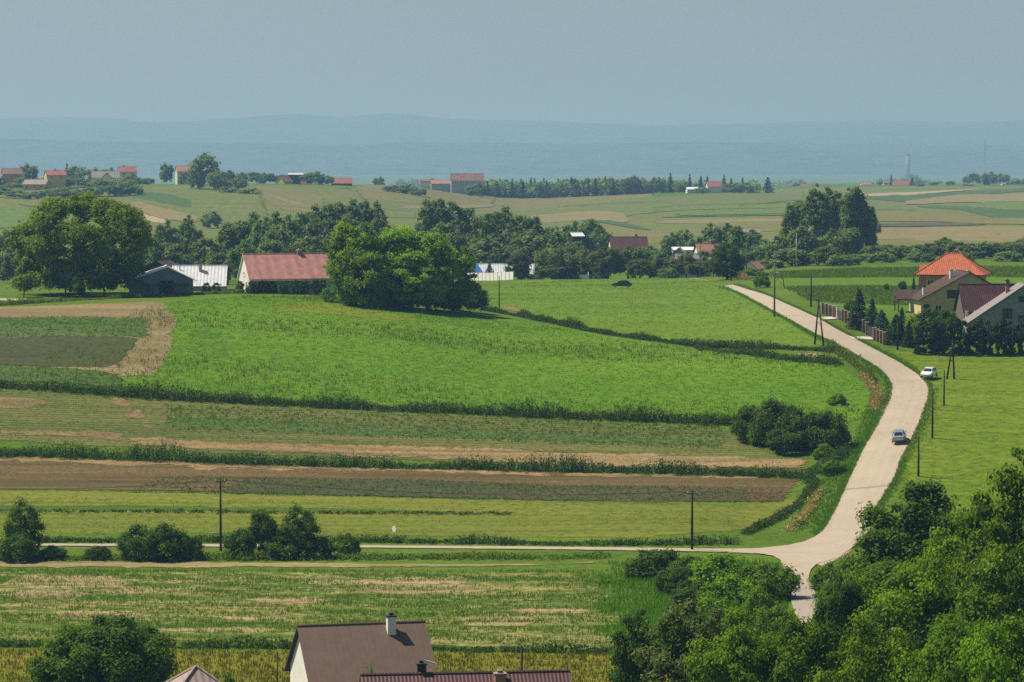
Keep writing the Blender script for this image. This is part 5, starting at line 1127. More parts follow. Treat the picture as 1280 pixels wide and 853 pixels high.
M['roof_grey'] = roof_mat('roof_grey', (0.22, 0.185, 0.175), 0.5, 0, 0.02, 0.7, 0.3)
M['roof_mauve'] = roof_mat('roof_mauve', (0.30, 0.22, 0.205), 0.5, 0, 0.02, 0.7, 0.2)
M['roof_far_red'] = plain_mat('roof_far_red', (0.34, 0.12, 0.09), 0.7, 0.2, var=0.3, scale=0.5)
M['roof_far_brown'] = plain_mat('roof_far_brown', (0.22, 0.12, 0.09), 0.7, 0.2, var=0.3, scale=0.5)
M['roof_far_grey'] = plain_mat('roof_far_grey', (0.27, 0.23, 0.20), 0.7, 0.2, var=0.3, scale=0.5)
M['roof_far_terra'] = plain_mat('roof_far_terra', (0.38, 0.19, 0.12), 0.7, 0.2, var=0.3, scale=0.5)
M['tarp_blue'] = plain_mat('tarp_blue', (0.02, 0.12, 0.45), 0.5, 0.3, var=0.2)
M['glass'] = plain_mat('glass', (0.035, 0.042, 0.05), 0.12, 0.6, var=0.3)
M['metal_dark'] = plain_mat('metal_dark', (0.04, 0.04, 0.042), 0.6, 0.3, var=0.3)
M['metal_light'] = plain_mat('metal_light', (0.5, 0.5, 0.5), 0.4, 0.4, 0.6, var=0.2)
M['soffit'] = plain_mat('soffit', (0.07, 0.05, 0.04), 0.8, 0.1, var=0.2)

def window(parent, p, w, h, face, frame='white_paint', nm='window', bars=1):
    """Framed window set 6 cm proud; face: outward direction in degrees (local), pane is a sub-part."""
    b = MB(); t, d = 0.09, 0.06
    b.box(-w / 2, w / 2, 0, d, h - t, h); b.box(-w / 2, w / 2, 0, d, 0, t); b.box(-w / 2, -w / 2 + t, 0, d, t, h - t); b.box(w / 2 - t, w / 2, 0, d, t, h - t)
    for k in range(bars):
        x = -w / 2 + w * (k + 1) / (bars + 1); b.box(x - .035, x + .035, 0.005, d - .005, t, h - t)
    b.box(-w / 2 - .08, w / 2 + .08, 0, d + .06, -.06, -0.002)
    f = b.build(nm, M[frame], parent, p); f.rotation_euler = (0, 0, R(face) - math.pi / 2)
    MB().box(-w / 2 + t + .003, w / 2 - t - .003, .01, .03, t + .003, h - t - .003).build('pane', M['glass'], f)
    return f
def door(parent, p, w, h, face, mat='wood_dark'):
    b = MB().box(-w / 2, w / 2, 0.003, .06, 0, h)
    f = b.build('door', M[mat], parent, p); f.rotation_euler = (0, 0, R(face) - math.pi / 2)
    MB().box(w / 2 - .16, w / 2 - .08, .063, .11, h * .48, h * .52).build('handle', M['metal_light'], f)
    return f
def chimney(parent, x, y, z0, z1, w, mat='wall_brick', cap='concrete', d=None):
    d = d or w
    c = MB().box(x - w / 2, x + w / 2, y - d / 2, y + d / 2, z0, z1).build('chimney', M[mat], parent)
    b = MB().box(x - w / 2 - .08, x + w / 2 + .08, y - d / 2 - .08, y + d / 2 + .08, z1 + .002, z1 + .1)
    b.box(x - w / 4, x + w / 4, y - d / 4, y + d / 4, z1 + .102, z1 + .28)
    if parent is not None: c['cap'] = ''
    del c['cap']
    # the cap belongs to the chimney; kept in one mesh with it to stay at two levels under the roof
    me = c.data; b.v and None
    n = len(me.vertices)
    vs = [v.co[:] for v in me.vertices] + b.v; fs = [tuple(p.vertices) for p in me.polygons] + [tuple(i + n for i in f) for f in b.f]
    m2 = bpy.data.meshes.new('chimney'); m2.from_pydata(vs, [], fs); m2.materials.append(M[mat]); m2.materials.append(M[cap])
    m2.polygons.foreach_set('material_index', [0] * len(me.polygons) + [1] * len(b.f)); m2.update(); c.data = m2
    return c
def gable_house(name, label, loc, yaw, L, sec, wall, roof, og=0.5, ov=0.5, th=0.16, cat='house', group=None, below=1.5, trim=None, rear_ext=0.0, wallmat_gable=None):
    """sec: (half width front, front eave z, ridge y, ridge z, half width back, back eave z); ridge along local x."""
    wf, zf, yr, zr, wb, zb = sec
    root = empty(name, loc, yaw, label, cat, group)
    b = MB(); pr = [(-wf, -below), (-wf, zf), (yr, zr), (wb, zb), (wb, -below)]
    n = len(pr)
    vs = [(-L / 2, y, z) for y, z in pr] + [(L / 2, y, z) for y, z in pr]
    b.add(vs, [tuple(range(n))[::-1], tuple(range(n, 2 * n))] + [(i, (i + 1) % n, n + (i + 1) % n, n + i) for i in range(n)])
    b.build('wall', M[wall], root)
    sf = (zr - zf) / (yr + wf); sb = (zr - zb) / (wb - yr)
    r = MB(); X = L / 2 + og; up = 0.03
    ef = (-wf - ov, zf - ov * sf); eb = (wb + ov + rear_ext, zb - (ov + rear_ext) * sb)
    top = [(ef[0], ef[1] + th + up), (yr, zr + th + up), (eb[0], eb[1] + th + up)]; bot = [(ef[0], ef[1] + up), (yr, zr + up), (eb[0], eb[1] + up)]
    vs = [(x, y, z) for x in (-X, X) for (y, z) in top + bot]
    for i in (0, 1):
        r.add([vs[i], vs[i + 1], vs[6 + i + 1], vs[6 + i]], [(0, 1, 2, 3)], 0)
        r.add([vs[3 + i], vs[3 + i + 1], vs[9 + i + 1], vs[9 + i]], [(3, 2, 1, 0)], 1)
        for o in (0, 6): r.add([vs[o + i], vs[o + i + 1], vs[o + 3 + i + 1], vs[o + 3 + i]], [(0, 1, 2, 3)], 1)
    for i in (0, 2): r.add([vs[i], vs[6 + i], vs[9 + i], vs[3 + i]], [(0, 1, 2, 3)], 1)
    r.tube([(-X, yr, zr + th + up), (X, yr, zr + th + up)], 0.11, 6, 0)
    rf = r.build('roof', [M[roof], M[trim or 'soffit']], root)
    return root, rf
def hip_house(name, label, loc, yaw, L, W, hw, hr, ridge, wall, roof, ov=0.7, th=0.15, cat='house', group=None, below=1.5):
    root = empty(name, loc, yaw, label, cat, group)
    MB().box(-L / 2, L / 2, -W / 2, W / 2, -below, hw).build('wall', M[wall], root)
    r = MB(); x, y = L / 2 + ov, W / 2 + ov; q = ridge / 2; zz = hw + 0.02
    A = [(-x, -y), (x, -y), (x, y), (-x, y)]
    vs = [(a, c, zz) for a, c in A] + [(a, c, zz + th) for a, c in A] + [(-q, 0, hr), (q, 0, hr)]
    r.add(vs, [(3, 2, 1, 0), (0, 1, 5, 4), (1, 2, 6, 5), (2, 3, 7, 6), (3, 0, 4, 7)], 1)
    r.add(vs, [(4, 5, 9, 8), (6, 7, 8, 9)] + [(5, 6, 9), (7, 4, 8)], 0)
    for a, c in ((4, 8), (7, 8), (5, 9), (6, 9), (8, 9)):
        if a == 8 and q < 0.05: continue
        r.tube([vs[a], vs[c]], 0.13, 6, 0)
    rf = r.build('roof', [M[roof], M['soffit']], root)
    return root, rf

# --- near brown-roofed house: ridge ends at photo (366,782) and (533,776)
_D = 236.0
_p = at_depth(452, _D); zr = z_at(779.5, _D) - _p.z
_L = 166 / F * _D
h, rf = gable_house('brown_roof_house', 'near house under a plain brown roof with one white chimney', _p, R(14), _L - .7, (4.5, zr - 3.5, 0, zr - .2, 4.6, zr - 3.6), 'wall_white', 'roof_brown', og=.3, ov=.45, rear_ext=.5)
_c = chimney(rf, 2.1, -.75, zr - 1.2, zr + .55, .62, 'white_paint', 'metal_dark', .62)
MB().box(-_L / 2 - .72, -_L / 2 + .2, -.3, .3, zr - 4.5, zr - 3.9)
window(h, (-_L / 2 + .65, 0, zr - 3.2), .55, .9, 180); window(h, (-_L / 2 + .65, -1.6, zr - 5.8), 1.1, 1.3, 180); window(h, (-2, -4.5, zr - 5.6), 1.2, 1.3, -90); window(h, (1.6, -4.5, zr - 5.6), 1.2, 1.3, -90)
# gutter on the front eave
MB().tube([(-_L / 2 - .1, -5.05, zr - 3.86), (_L / 2 + .1, -5.05, zr - 3.86)], .09, 8).build('gutter', M['metal_light'], h)
_D = 214.0
_p = at_depth(582, _D); zr = z_at(841, _D) - _p.z; _L = 266 / F * _D
h, rf = gable_house('ribbed_roof_house', 'house showing only the top of its ribbed dark red-brown roof at the bottom edge', _p, R(7), _L - .8, (4.2, zr - 3.2, 0, zr - .2, 4.2, zr - 3.2), 'wall_cream', 'roof_ribbed', og=.4)
chimney(rf, -2.95, .35, zr - 1, zr + .55, .55, 'wood_dark', 'metal_dark'); chimney(rf, 2.25, -.8, zr - 1.5, zr - .02, .7, 'wall_brick', 'roof_mauve')
b = MB().tube([(-2.6, .9, zr - .3), (-2.6, .9, zr + .75), (-1.9, .6, zr + .55)], .06, 6); b.build('vent_pipe', M['metal_light'], rf)
window(h, (-2, -4.2, 2.2), 1.2, 1.3, -90); window(h, (2, -4.2, 2.2), 1.2, 1.3, -90)
_D = 226.0
_p = at_depth(246, _D); zr = z_at(833.5, _D) - _p.z
h, rf = hip_house('pointed_roof_hut', 'small building with a pale mauve pointed roof at the bottom edge', _p, R(20), 5.4, 5.4, zr - 2.5, zr, .1, 'wall_cream', 'roof_mauve', ov=.35, cat='hut')
door(h, (0, -2.7, 0), 1, 2.1, -90, 'wood_dark')

# --- farm on the crest
# red-roofed house: ridge (308..415, 320), front eave at row 347, left white gable
_D = 574.0
_p = at_depth(357, _D); s_ = F / _D; zr = z_at(318.5, _D) - _p.z; ze = z_at(346, _D) - _p.z
_L = 17.0
h, rf = gable_house('red_roof_house', 'long low white farmhouse with faded red metal roof', _p + Vector((.9, 0, 0)), R(17), _L, (4.6, ze + .1, 0, zr, 4.4, ze), 'wall_white', 'roof_red', og=.25, ov=.5, trim='white_paint')
chimney(rf, 1.6, .1, zr - .8, zr + .75, .7, 'wall_brick')
for x in (-5.6, -2.6, 1.0, 4.2): window(h, (x, -4.6, .95), 1.2, 1.25, -90)
window(h, (-_L / 2, 0, 3.0), .7, .8, 180); window(h, (-_L / 2, -2, .9), 1.0, 1.2, 180); window(h, (-_L / 2, 1.6, .9), 1.0, 1.2, 180); door(h, (6.4, -4.6, 0), 1, 2, -90, 'wall_teal')
MB().box(-_L / 2 - .3, 2.6, -6.0, -4.62, ze - .55, ze - .45).build('porch_roof', M['roof_red'], h)
# dark barn: gable to the camera, apex (211,334), eaves (162,350) and (247,353)
_D = 566.0
_p = at_depth(204, _D); zr = z_at(334, _D) - _p.z; ze = z_at(349, _D) - _p.z
h, rf = gable_house('dark_barn', 'dark boarded barn with its shaded gable turned to the camera', _p + Vector((.4, 0, 0)), R(90 + 8), 9.0, (4.7, ze, -.3, zr, 6.3, ze), 'board_dark', 'roof_metal', og=.5, ov=.6, cat='barn', trim='white_paint')
MB().box(-4.53, -4.502, -1.3, 1.2, 0, 2.5).build('door', M['wood_dark'], h)
MB().box(-5.6, -4.56, -3.9, 3.6, 1.85, 1.98).build('lean_to_rail', M['wood_grey'], h)
for y in (-3.4, 3.2): MB().box(-5.35, -5.2, y - .07, y + .07, -.3, 1.84).build('post', M['wood_grey'], h)
chimney(rf, -1.5, 4.0, ze - .4, zr + .3, .6, 'wall_brick')
# long silver-roofed building right behind it
_D = 580.0
_p = at_depth(250, _D); zr = z_at(333.5, _D) - _p.z
h, rf = gable_house('metal_roof_building', 'low farm building with shiny corrugated silver roof', _p, R(2), 9.4, (4.6, zr - 3.3, 0, zr, 4.6, zr - 3.3), 'wall_render', 'roof_metal', og=.3, ov=.35, trim='roof_grey')
chimney(rf, .2, -1.2, zr - 1.6, zr + .6, .55, 'wall_render', 'metal_dark')
for x in (-2.6, 1.4, 3.6): window(h, (x, -4.6, .5), 1.0, .8, -90)
MB().tube([(-3.6, -1, zr - 1.2), (-3.6, -1, zr + .45)], .09, 8).build('vent_pipe', M['metal_light'], rf)
_D = 600.0
_p = at_depth(203, _D); zr = z_at(326.5, _D) - _p.z
h, rf = gable_house('brown_shed', 'brown-roofed shed peeking out behind the dark barn', _p, R(80), 8, (4.2, zr - 2.2, 0, zr, 4.2, zr - 2.2), 'wood_dark', 'roof_brown2', cat='shed')
door(h, (-4.0, 0, 0), 2, 2, 180)
# white sheds in the valley behind the clump
_D = 808.0
for (px0, px1, rw, rz_, nm, lb) in [(596, 640, 331, 342, 'white_shed', 'white-roofed shed with blue tarpaulin behind the white fence'), (662, 680, 331, 339, 'white_shed', 'small white shed at the right end of the white fence')]:
    pxm = (px0 + px1) / 2; _p = at_depth(pxm, _D); zr = z_at(rw, _D) - _p.z; L_ = (px1 - px0) / F * _D
    h, rf = gable_house(nm, lb, _p, R(3), L_, (3, zr - 2.2, 0, zr, 3, zr - 2.2), 'wall_render', 'roof_metal', og=.2, ov=.3, cat='shed', group='white sheds in the valley', trim='white_paint')
    window(h, (0, -3, .6), 1.2, .9, -90)
    if px0 == 596:
        MB().add([(-L_ / 2 - .3, -3.45, zr - 2.3), (-L_ / 2 + 1.6, -3.45, zr - 2.3), (-L_ / 2 + .2, -.6, zr - .1), (-L_ / 2 - .3, -.6, zr - .1), (-L_ / 2 - .3, -3.45, zr - 2.15), (-L_ / 2 + 1.6, -3.45, zr - 2.15), (-L_ / 2 + .2, -.6, zr + .25), (-L_ / 2 - .3, -.6, zr + .25)],
                 [(3, 2, 1, 0), (4, 5, 6, 7), (0, 1, 5, 4), (1, 2, 6, 5), (2, 3, 7, 6), (3, 0, 4, 7)]).build('tarpaulin', M['tarp_blue'], h)
def panel_fence(name, label, line, D, hh, mat, postmat, step=2.4, cat='fence'):
    pts = [at_depth(px, d) for px, d in zip(line, D if hasattr(D, '__len__') else [D] * len(line))]; root = empty(name, pts[0], 0, label, cat)
    a, b_ = pts[0], pts[-1]; n = max(2, int((b_ - a).length / step))
    P = [a.lerp(b_, k / n) for k in range(n + 1)]
    for q in P: q.z = float(ground_z(q.x, q.y))
    pan = MB()
    for k in range(n):
        p, q = P[k] - a, P[k + 1] - a
        d = (q - p).normalized() * .10; nx = Vector((-d.y, d.x, 0)).normalized() * .03
        c = [p + d - nx, q - d - nx, q - d + nx, p + d + nx]
        pan.add([(v.x, v.y, v.z + .08) for v in c] + [(v.x, v.y, v.z + hh) for v in c], [(3, 2, 1, 0), (4, 5, 6, 7), (0, 1, 5, 4), (1, 2, 6, 5), (2, 3, 7, 6), (3, 0, 4, 7)])
    pan.build('panel', M[mat], root)
    for k in range(n + 1):
        p = P[k] - a; MB().box(p.x - .09, p.x + .09, p.y - .09, p.y + .09, p.z - .3, p.z + hh + .12).build('post', M[postmat], root)
    return root
panel_fence('white_fence', 'long white panel fence behind the pale crest meadow', (584, 642), (798, 770), 2.0, 'white_paint', 'concrete')
MB().add([(0, 0, 0), (3.4, 0, -.2), (3.4, .1, -.2), (0, .1, 0), (0, 0, .25), (3.4, 0, .05), (3.4, .1, .05), (0, .1, .25)], [(3, 2, 1, 0), (4, 5, 6, 7), (0, 1, 5, 4), (1, 2, 6, 5), (2, 3, 7, 6), (3, 0, 4, 7)])
# valley roofs
def small_house(name, label, px, row, D, L, W, rise, yaw, wall, roof, hwin=True, group=None, og=.3, hw=None, ch=None, cat='house', chm='wall_brick'):
    p = at_depth(px, D); zr = z_at(row, D) - p.z
    if hw is not None: p.z += zr - (hw + rise); zr = hw + rise
    h, rf = gable_house(name, label, p, R(yaw), L, (W / 2, zr - rise, 0, zr, W / 2, zr - rise), wall, roof, og=og, ov=.35, cat=cat, group=group, below=8)
    if hwin:
        k = max(1, int(L / 4))
        for i in range(k): window(h, (-L / 2 + L * (i + .5) / k, -W / 2, zr - rise - 1.9), 1.2, 1.3, -90)
        window(h, (-L / 2, 0, zr - rise - 1.4), 1.1, 1.2, 180)
    if ch is not None: chimney(rf, ch, .5, zr - 1, zr + .9, .7, chm)
    return h
small_house('gable_house', 'brown gable roof with white end wall among the valley trees', 785, 297, 960, 11, 8, 3.4, 6, 'wall_white', 'roof_maroon', ch=2.5)
small_house('shed', 'tiny white-roofed shed glinting left of the brown gable roof', 720, 291.5, 950, 3.6, 3, .9, 25, 'wood_dark', 'white_paint', False, cat='shed')
small_house('teal_house', 'small teal house with its gable to the camera beside the crest trees', 849, 311, 815, 7, 5.4, 2.1, 82, 'wall_teal', 'roof_grey', cat='house')
small_house('long_shed', 'low pale-roofed shed right of the teal house', 866, 318.5, 800, 8.5, 4, 1.1, 2, 'wall_white', 'roof_grey', False, cat='shed')
small_house('long_shed', 'flat white-edged roof just above the teal house', 858, 310, 860, 7.5, 4, .6, 2, 'wall_white', 'white_paint', False, cat='shed')
small_house('red_roof_cottage', 'rust-red roofed cottage between the crest trees', 884, 305.5, 835, 6, 6, 2.6, 12, 'wall_white', 'roof_far_terra', ch=1.2)
small_house('red_roof_cottage', 'tiny red roof tip behind the trees at the road crest', 941, 327, 760, 4, 4, 1.6, 60, 'wall_white', 'roof_far_terra', False)
small_house('long_shed', 'pale grey roof hidden among the trees below the tall poplars', 924, 286, 985, 12, 5, 1.2, 4, 'wall_render', 'roof_grey', False, cat='shed')
# white garden clutter along the meadow edge
_p = at_depth(722, 785)
o = empty('greenhouse', _p, R(5), 'small white cold frame at the foot of the willows', 'greenhouse')
b = MB()
for x in (-2.6, 0, 2.6): b.tube([(x, -1, 0), (x, -.8, 1.2), (x, 0, 1.8), (x, .8, 1.2), (x, 1, 0)], .06, 6)
b.build('frame', M['white_paint'], o)
MB().add([(-2.6, -1.03, .1), (2.6, -1.03, .1), (2.6, -.84, 1.22), (-2.6, -.84, 1.22), (-2.6, -1.0, .1), (2.6, -1.0, .1), (2.6, -.81, 1.22), (-2.6, -.81, 1.22)], [(0, 1, 2, 3), (7, 6, 5, 4), (0, 4, 5, 1), (1, 5, 6, 2), (2, 6, 7, 3), (3, 7, 4, 0)]).build('cover', M['white_paint'], o)

# --- houses on the right
_D = 566.0      # orange hip roof: eaves 1141..1243 at row 345, top (1192, 318)
_p = at_depth(1194, _D); s_ = F / _D; ze = z_at(346, _D) - _p.z; zr = z_at(318, _D) - _p.z
W_ = 101 / s_ * .80
h, rf = hip_house('orange_roof_house', 'large house with a bright orange hipped tile roof', _p + Vector((0, 3, 0)), R(-14), W_ - .8, 10.0, ze + .25, zr, 2.4, 'wall_orange', 'roof_orange', ov=.9)
_ex, _ey = W_ / 2 - .4, 5.0
# dormer ridge on the left slope
d = MB(); d.add([(-_ex - .6, -1.3, ze + .9), (-_ex - .6, 1.3, ze + .9), (-_ex - .6, 0, ze + 2.0), (-_ex * .35, -1.3, ze + .9), (-_ex * .35, 1.3, ze + .9), (-_ex * .35, 0, ze + 2.0)], [(0, 1, 2), (0, 2, 5, 3), (2, 1, 4, 5), (3, 5, 4), (0, 3, 4, 1)])
d.build('dormer', M['roof_orange'], rf)
chimney(rf, 3.6, -3.5, ze + .2, ze + 1.5, .5, 'wood_dark', 'metal_dark'); chimney(rf, .4, 1.6, zr - 1, zr + .55, .8, 'wall_brick')
for x in (-3.4, 0.2, 3.4): window(h, (x, -_ey, ze - 1.9), 1.3, 1.4, -90)
for y in (-3, 0.2, 3): window(h, (-_ex, y, ze - 1.9), 1.2, 1.4, 180)
window(h, (-3.4, -_ey, ze - 4.6), 1.3, 1.4, -90); window(h, (3.4, -_ey, ze - 4.6), 1.3, 1.4, -90)
MB().box(-_ex - .1, -_ex + .35, -_ey - 1.1, -_ey - .75, -.5, ze).build('porch_pillar', M['wall_brick'], h)
MB().box(1.2, _ex, -_ey - 1.3, -_ey - .003, ze - 3.05, ze - 2.85).build('balcony', M['concrete'], h)
# tan gable house
_D = 545.0
_p = at_depth(1207, _D); ze = z_at(377, _D) - _p.z; zr = z_at(341.5, _D) - _p.z; zeb = z_at(358, _D) - _p.z
h, rf = gable_house('tan_house', 'tan house with a wide shaded gable under a brown asymmetric roof', _p + Vector((.2, 4.5, 0)), R(-90 + 5), 9.5, (8.4, ze + .4, 0, zr, 4.2, zeb), 'wall_tan', 'roof_brown2', og=.6, ov=.5, trim='roof_brown2')
# local -y points to the photo's left-hand eave after the turn
window(h, (4.75, -3.0, zr - 4.2), 1.7, 1.3, 0, 'wood_dark'); window(h, (4.75, 1.2, zr - 6.4), 1.3, 1.4, 0); window(h, (4.75, -5.4, .8), 1.2, 1.2, 0); door(h, (4.75, -7.4, 0), 1, 2.1, 0)
chimney(rf, .5, -2.2, zr - 1.6, zr + .35, .6, 'white_paint'); chimney(rf, 2.2, -7.3, ze, ze + 2.4, .5, 'white_paint', 'metal_dark'); chimney(rf, -3, 1.6, zr - 2, zr + .1, .5, 'white_paint')
# open carport at its left
_D = 552.0
_p = at_depth(1133, _D); zt = z_at(364, _D) - _p.z
o = empty('carport', _p, R(4), 'dark-roofed open carport left of the tan house', 'carport')
r = MB(); r.add([(-2.1, -2.2, zt - 1.5), (2.4, -2.2, zt - 1.5), (2.4, 1.5, zt), (-2.1, 1.5, zt), (-2.1, -2.2, zt - 1.32), (2.4, -2.2, zt - 1.32), (2.4, 1.5, zt + .18), (-2.1, 1.5, zt + .18)], [(3, 2, 1, 0), (4, 5, 6, 7), (0, 1, 5, 4), (1, 2, 6, 5), (2, 3, 7, 6), (3, 0, 4, 7)])
r.build('roof', M['roof_brown2'], o)
for x, y, z in ((-1.8, -1.9, zt - 1.42), (1.9, -1.9, zt - 1.42), (-1.8, 1.2, zt - .2), (1.9, 1.2, zt - .2)): MB().box(x - .1, x + .1, y - .1, y + .1, -.6, z).build('post', M['wood_grey'], o)
# maroon garage roof in front
_D = 528.0
_p = at_depth(1236, _D); zr = z_at(357.5, _D) - _p.z; ze = z_at(389, _D) - _p.z
h, rf = gable_house('maroon_roof_house', 'low building with a steep maroon roof slope facing the camera', _p + Vector((.2, 2.5, 0)), R(5), 9.4, (3.2, ze + .35, 0, zr, 3.2, ze + .35), 'wood_grey', 'roof_maroon', og=.35, ov=.5)
r = MB(); r.add([(-1.6, -4.4, ze + .2), (4.6, -4.4, ze + .2), (4.6, -2.0, zr - 1.75), (-1.6, -2.0, zr - 1.75), (-1.6, -4.4, ze + .36), (4.6, -4.4, ze + .36), (4.6, -2.0, zr - 1.45), (-1.6, -2.0, zr - 1.45)], [(3, 2, 1, 0), (4, 5, 6, 7), (0, 1, 5, 4), (1, 2, 6, 5), (2, 3, 7, 6), (3, 0, 4, 7)]); r.build('canopy', M['roof_maroon'], h)
for x in (-4.4, -3.0): MB().box(x - .2, x + .2, -3.9, -3.5, -.5, ze + .1).build('pillar', M['white_paint'], h)
MB().box(-5.4, -1.9, -4.6, -3.25, -.3, .1).build('terrace', M['concrete'], h)
chimney(rf, 3.3, .2, zr - 1, zr + .7, .6, 'wall_brick', 'metal_dark')
door(h, (-1.8, -3.2, 0), 1, 2.1, -90); window(h, (1, -3.2, .9), 1.3, 1.1, -90)
# grey block house, gable to the camera, apex at the right edge of the photo
_D = 508.0
_p = at_depth(1280, _D); zr = z_at(356.5, _D) - _p.z; ze = z_at(402, _D) - _p.z
h, rf = gable_house('grey_house', 'unrendered grey block house with its gable to the camera at the right edge', _p + Vector((0, 2.5, 0)), R(-90), 6.5, (8.6, ze, 0, zr, 8.6, ze), 'wall_grey', 'roof_grey', og=.45, ov=.5, trim='roof_grey')
window(h, (3.25, -2.8, zr - 5.2), 1.5, 1.5, 0, 'wood_dark'); window(h, (3.25, -.6, zr - 5.7), 1.0, .9, 0, 'wood_dark'); window(h, (3.25, -.5, zr - 2.6), 1.1, .8, 0, 'wood_dark'); window(h, (3.25, -3.2, zr - 7.9), 1.4, 1.1, 0, 'wood_dark'); window(h, (3.25, 3, zr - 5.0), 1.5, 1.5, 0, 'wood_dark')
chimney(rf, -.6, -2.2, zr - 2.3, zr - .2, .6, 'wall_brick', 'metal_dark')
# brick fence along the road
def brick_fence():
    line = [(1028.5, 393), (1033, 394.6), (1037.5, 396.2), (1042, 397.7), (1047, 399), None, (1053.5, 401.8), (1057, 403.6), (1061.5, 405.6), (1066, 407.8), (1070.5, 410), (1075, 412.6), (1079.5, 415.4), (1083.5, 418.4), None, (1093, 425.6), (1097, 427.6), (1101, 429.4), (1105, 431.2)]
    P = [None if q is None else at(*q) for q in line]; o = empty('brick_fence', P[0], 0, 'brick-pillared fence with dark panels running down beside the road', 'fence')
    for i, p in enumerate(P):
        if p is None: continue
        q = p - P[0]; tall = 2.1 if i == 4 else 1.9
        b = MB().box(q.x - .22, q.x + .22, q.y - .22, q.y + .22, q.z - .4, q.z + tall); b.box(q.x - .28, q.x + .28, q.y - .28, q.y + .28, q.z + tall + .002, q.z + tall + .12, 1)
        b.build('pillar', [M['white_paint' if i == 4 else 'wall_brick'], M['concrete']], o)
        if i + 1 < len(P):
            nx = P[i + 1]; gate = nx is None
            nx = nx or P[i + 2]; r = nx - P[0]; d = (r - q); L_ = d.length; d.normalize(); n = Vector((-d.y, d.x, 0)).normalized() * .03
            a_, b_ = q + d * .25, r - d * .25; hh = 1.5
            c = [a_ - n, b_ - n, b_ + n, a_ + n]
            m = MB().add([(v.x, v.y, v.z + .12) for v in c] + [(v.x, v.y, v.z + hh) for v in c], [(3, 2, 1, 0), (4, 5, 6, 7), (0, 1, 5, 4), (1, 2, 6, 5), (2, 3, 7, 6), (3, 0, 4, 7)])
            m.build('gate' if gate else 'panel', M['metal_dark' if gate else 'wood_dark'], o)
brick_fence()
# --- far villages
VG = 'houses of the far left village'
small_house('brick_house', 'orange brick house with hipped roof at the left end of the far village', 15, 211, 1800, 11, 9, 3.0, 12, 'wall_orange', 'roof_far_brown', group=VG, hw=6.0)
small_house('ochre_bungalow', 'long low ochre bungalow with grey roof in the far village', 46, 225, 1720, 13, 8, 2.4, -14, 'wall_ochre', 'roof_far_grey', group=VG, hw=3.6)
small_house('yellow_house', 'tall yellow and grey house with red roof in the far village', 69, 213.5, 1740, 10.5, 8, 2.4, 18, 'wall_yellow', 'roof_far_red', group=VG, hw=6.6, ch=0)
small_house('grey_roof_house', 'wide house under a grey-brown roof in the far village', 132, 214.5, 1780, 15, 9, 3.4, 8, 'wall_white', 'roof_far_grey', group=VG, hw=3.2)
small_house('white_gable', 'small white gable before the wide grey-brown roof in the far village', 134, 217, 1770, 3.5, 5, 2.4, 80, 'wall_white', 'roof_far_grey', False, group=VG, hw=3.0)
small_house('red_roof_house', 'white house with pinkish red roof at the right end of the far village', 159, 209, 1850, 10, 8, 2.8, 14, 'wall_white', 'roof_far_red', group=VG, hw=4.0, ch=-2)
small_house('low_shed', 'low tan-roofed shed below the grey-brown roof in the far village', 111, 236, 1690, 10, 6, 1.8, 4, 'wall_render', 'roof_far_grey', False, group=VG, hw=3.4, cat='shed')
small_house('terracotta_house', 'terracotta-roofed house beside the great round tree', 230, 208, 1870, 9, 8, 3.0, 15, 'wall_cream', 'roof_far_terra', hw=4.5)
YF = 'buildings of the yellow far farm'
small_house('yellow_barn', 'barn with a bright yellow gable on the far hill', 355, 220, 1840, 7, 7, 3.2, 52, 'wall_yellow', 'roof_far_brown', False, group=YF, hw=3.6, cat='barn')
small_house('dark_barn', 'dark flat-topped barn right behind the yellow gable', 370, 217, 1890, 9, 8, .8, 6, 'wood_dark', 'roof_metal', False, group=YF, hw=6.5, cat='barn')
small_house('far_cottage', 'tiny pinkish-roofed outbuilding right of the dark barn', 379, 227, 1850, 3.2, 3, 1.6, 30, 'wood_dark', 'roof_far_terra', False, group=YF, hw=2.2, cat='shed')
small_house('red_roof_barn', 'low barn with a faded red roof at the hill edge', 427, 223, 1900, 12, 8, 3.0, 5, 'wood_dark', 'roof_far_red', False, hw=3.0, cat='barn')
small_house('long_hall', 'long two-storey hall under a brown roof on the far plain edge', 584, 217.5, 2080, 21, 11, 4.4, 3, 'wall_render', 'roof_far_brown', hw=6.6)
small_house('low_annex', 'low annex with reddish roof left of the long hall', 552, 226, 2120, 14, 8, 2.0, 4, 'wall_render', 'roof_far_terra', False, hw=4.0, cat='annex')
small_house('white_barn', 'white shed with dark roof edge far left of the long hall', 536, 225, 2160, 12, 7, .8, 2, 'wall_white', 'roof_far_brown', False, hw=3.4, cat='shed')
small_house('pink_roof_house', 'house with a pinkish red roof among far conifers', 892, 227.5, 2160, 9.5, 8, 3.2, 8, 'wall_white', 'roof_far_red', False, hw=2.6)
small_house('white_shed', 'white shed at the left of the pinkish-roofed far house', 865, 234.5, 2140, 7.5, 5, 1.2, 10, 'wall_white', 'white_paint', False, hw=2.2, cat='shed')
small_house('field_hut', 'tiny white hut in the far fields right of the lone bush', 844, 263, 1700, 1.8, 1.8, .6, 20, 'wall_white', 'roof_far_grey', False, hw=2.0, cat='hut')
small_house('terracotta_house', 'orange-roofed house left of the tall poplar clump on the skyline', 1003, 230, 2750, 13, 9, 3.2, 30, 'wall_ochre', 'roof_far_terra', False, hw=3.2)
RS = 'houses on the far right skyline'
small_house('yellow_house', 'small pale yellow house on the far right skyline', 1106, 226, 2880, 4.5, 5, 2.0, 20, 'wall_yellow', 'roof_far_grey', False, group=RS, hw=4.0)
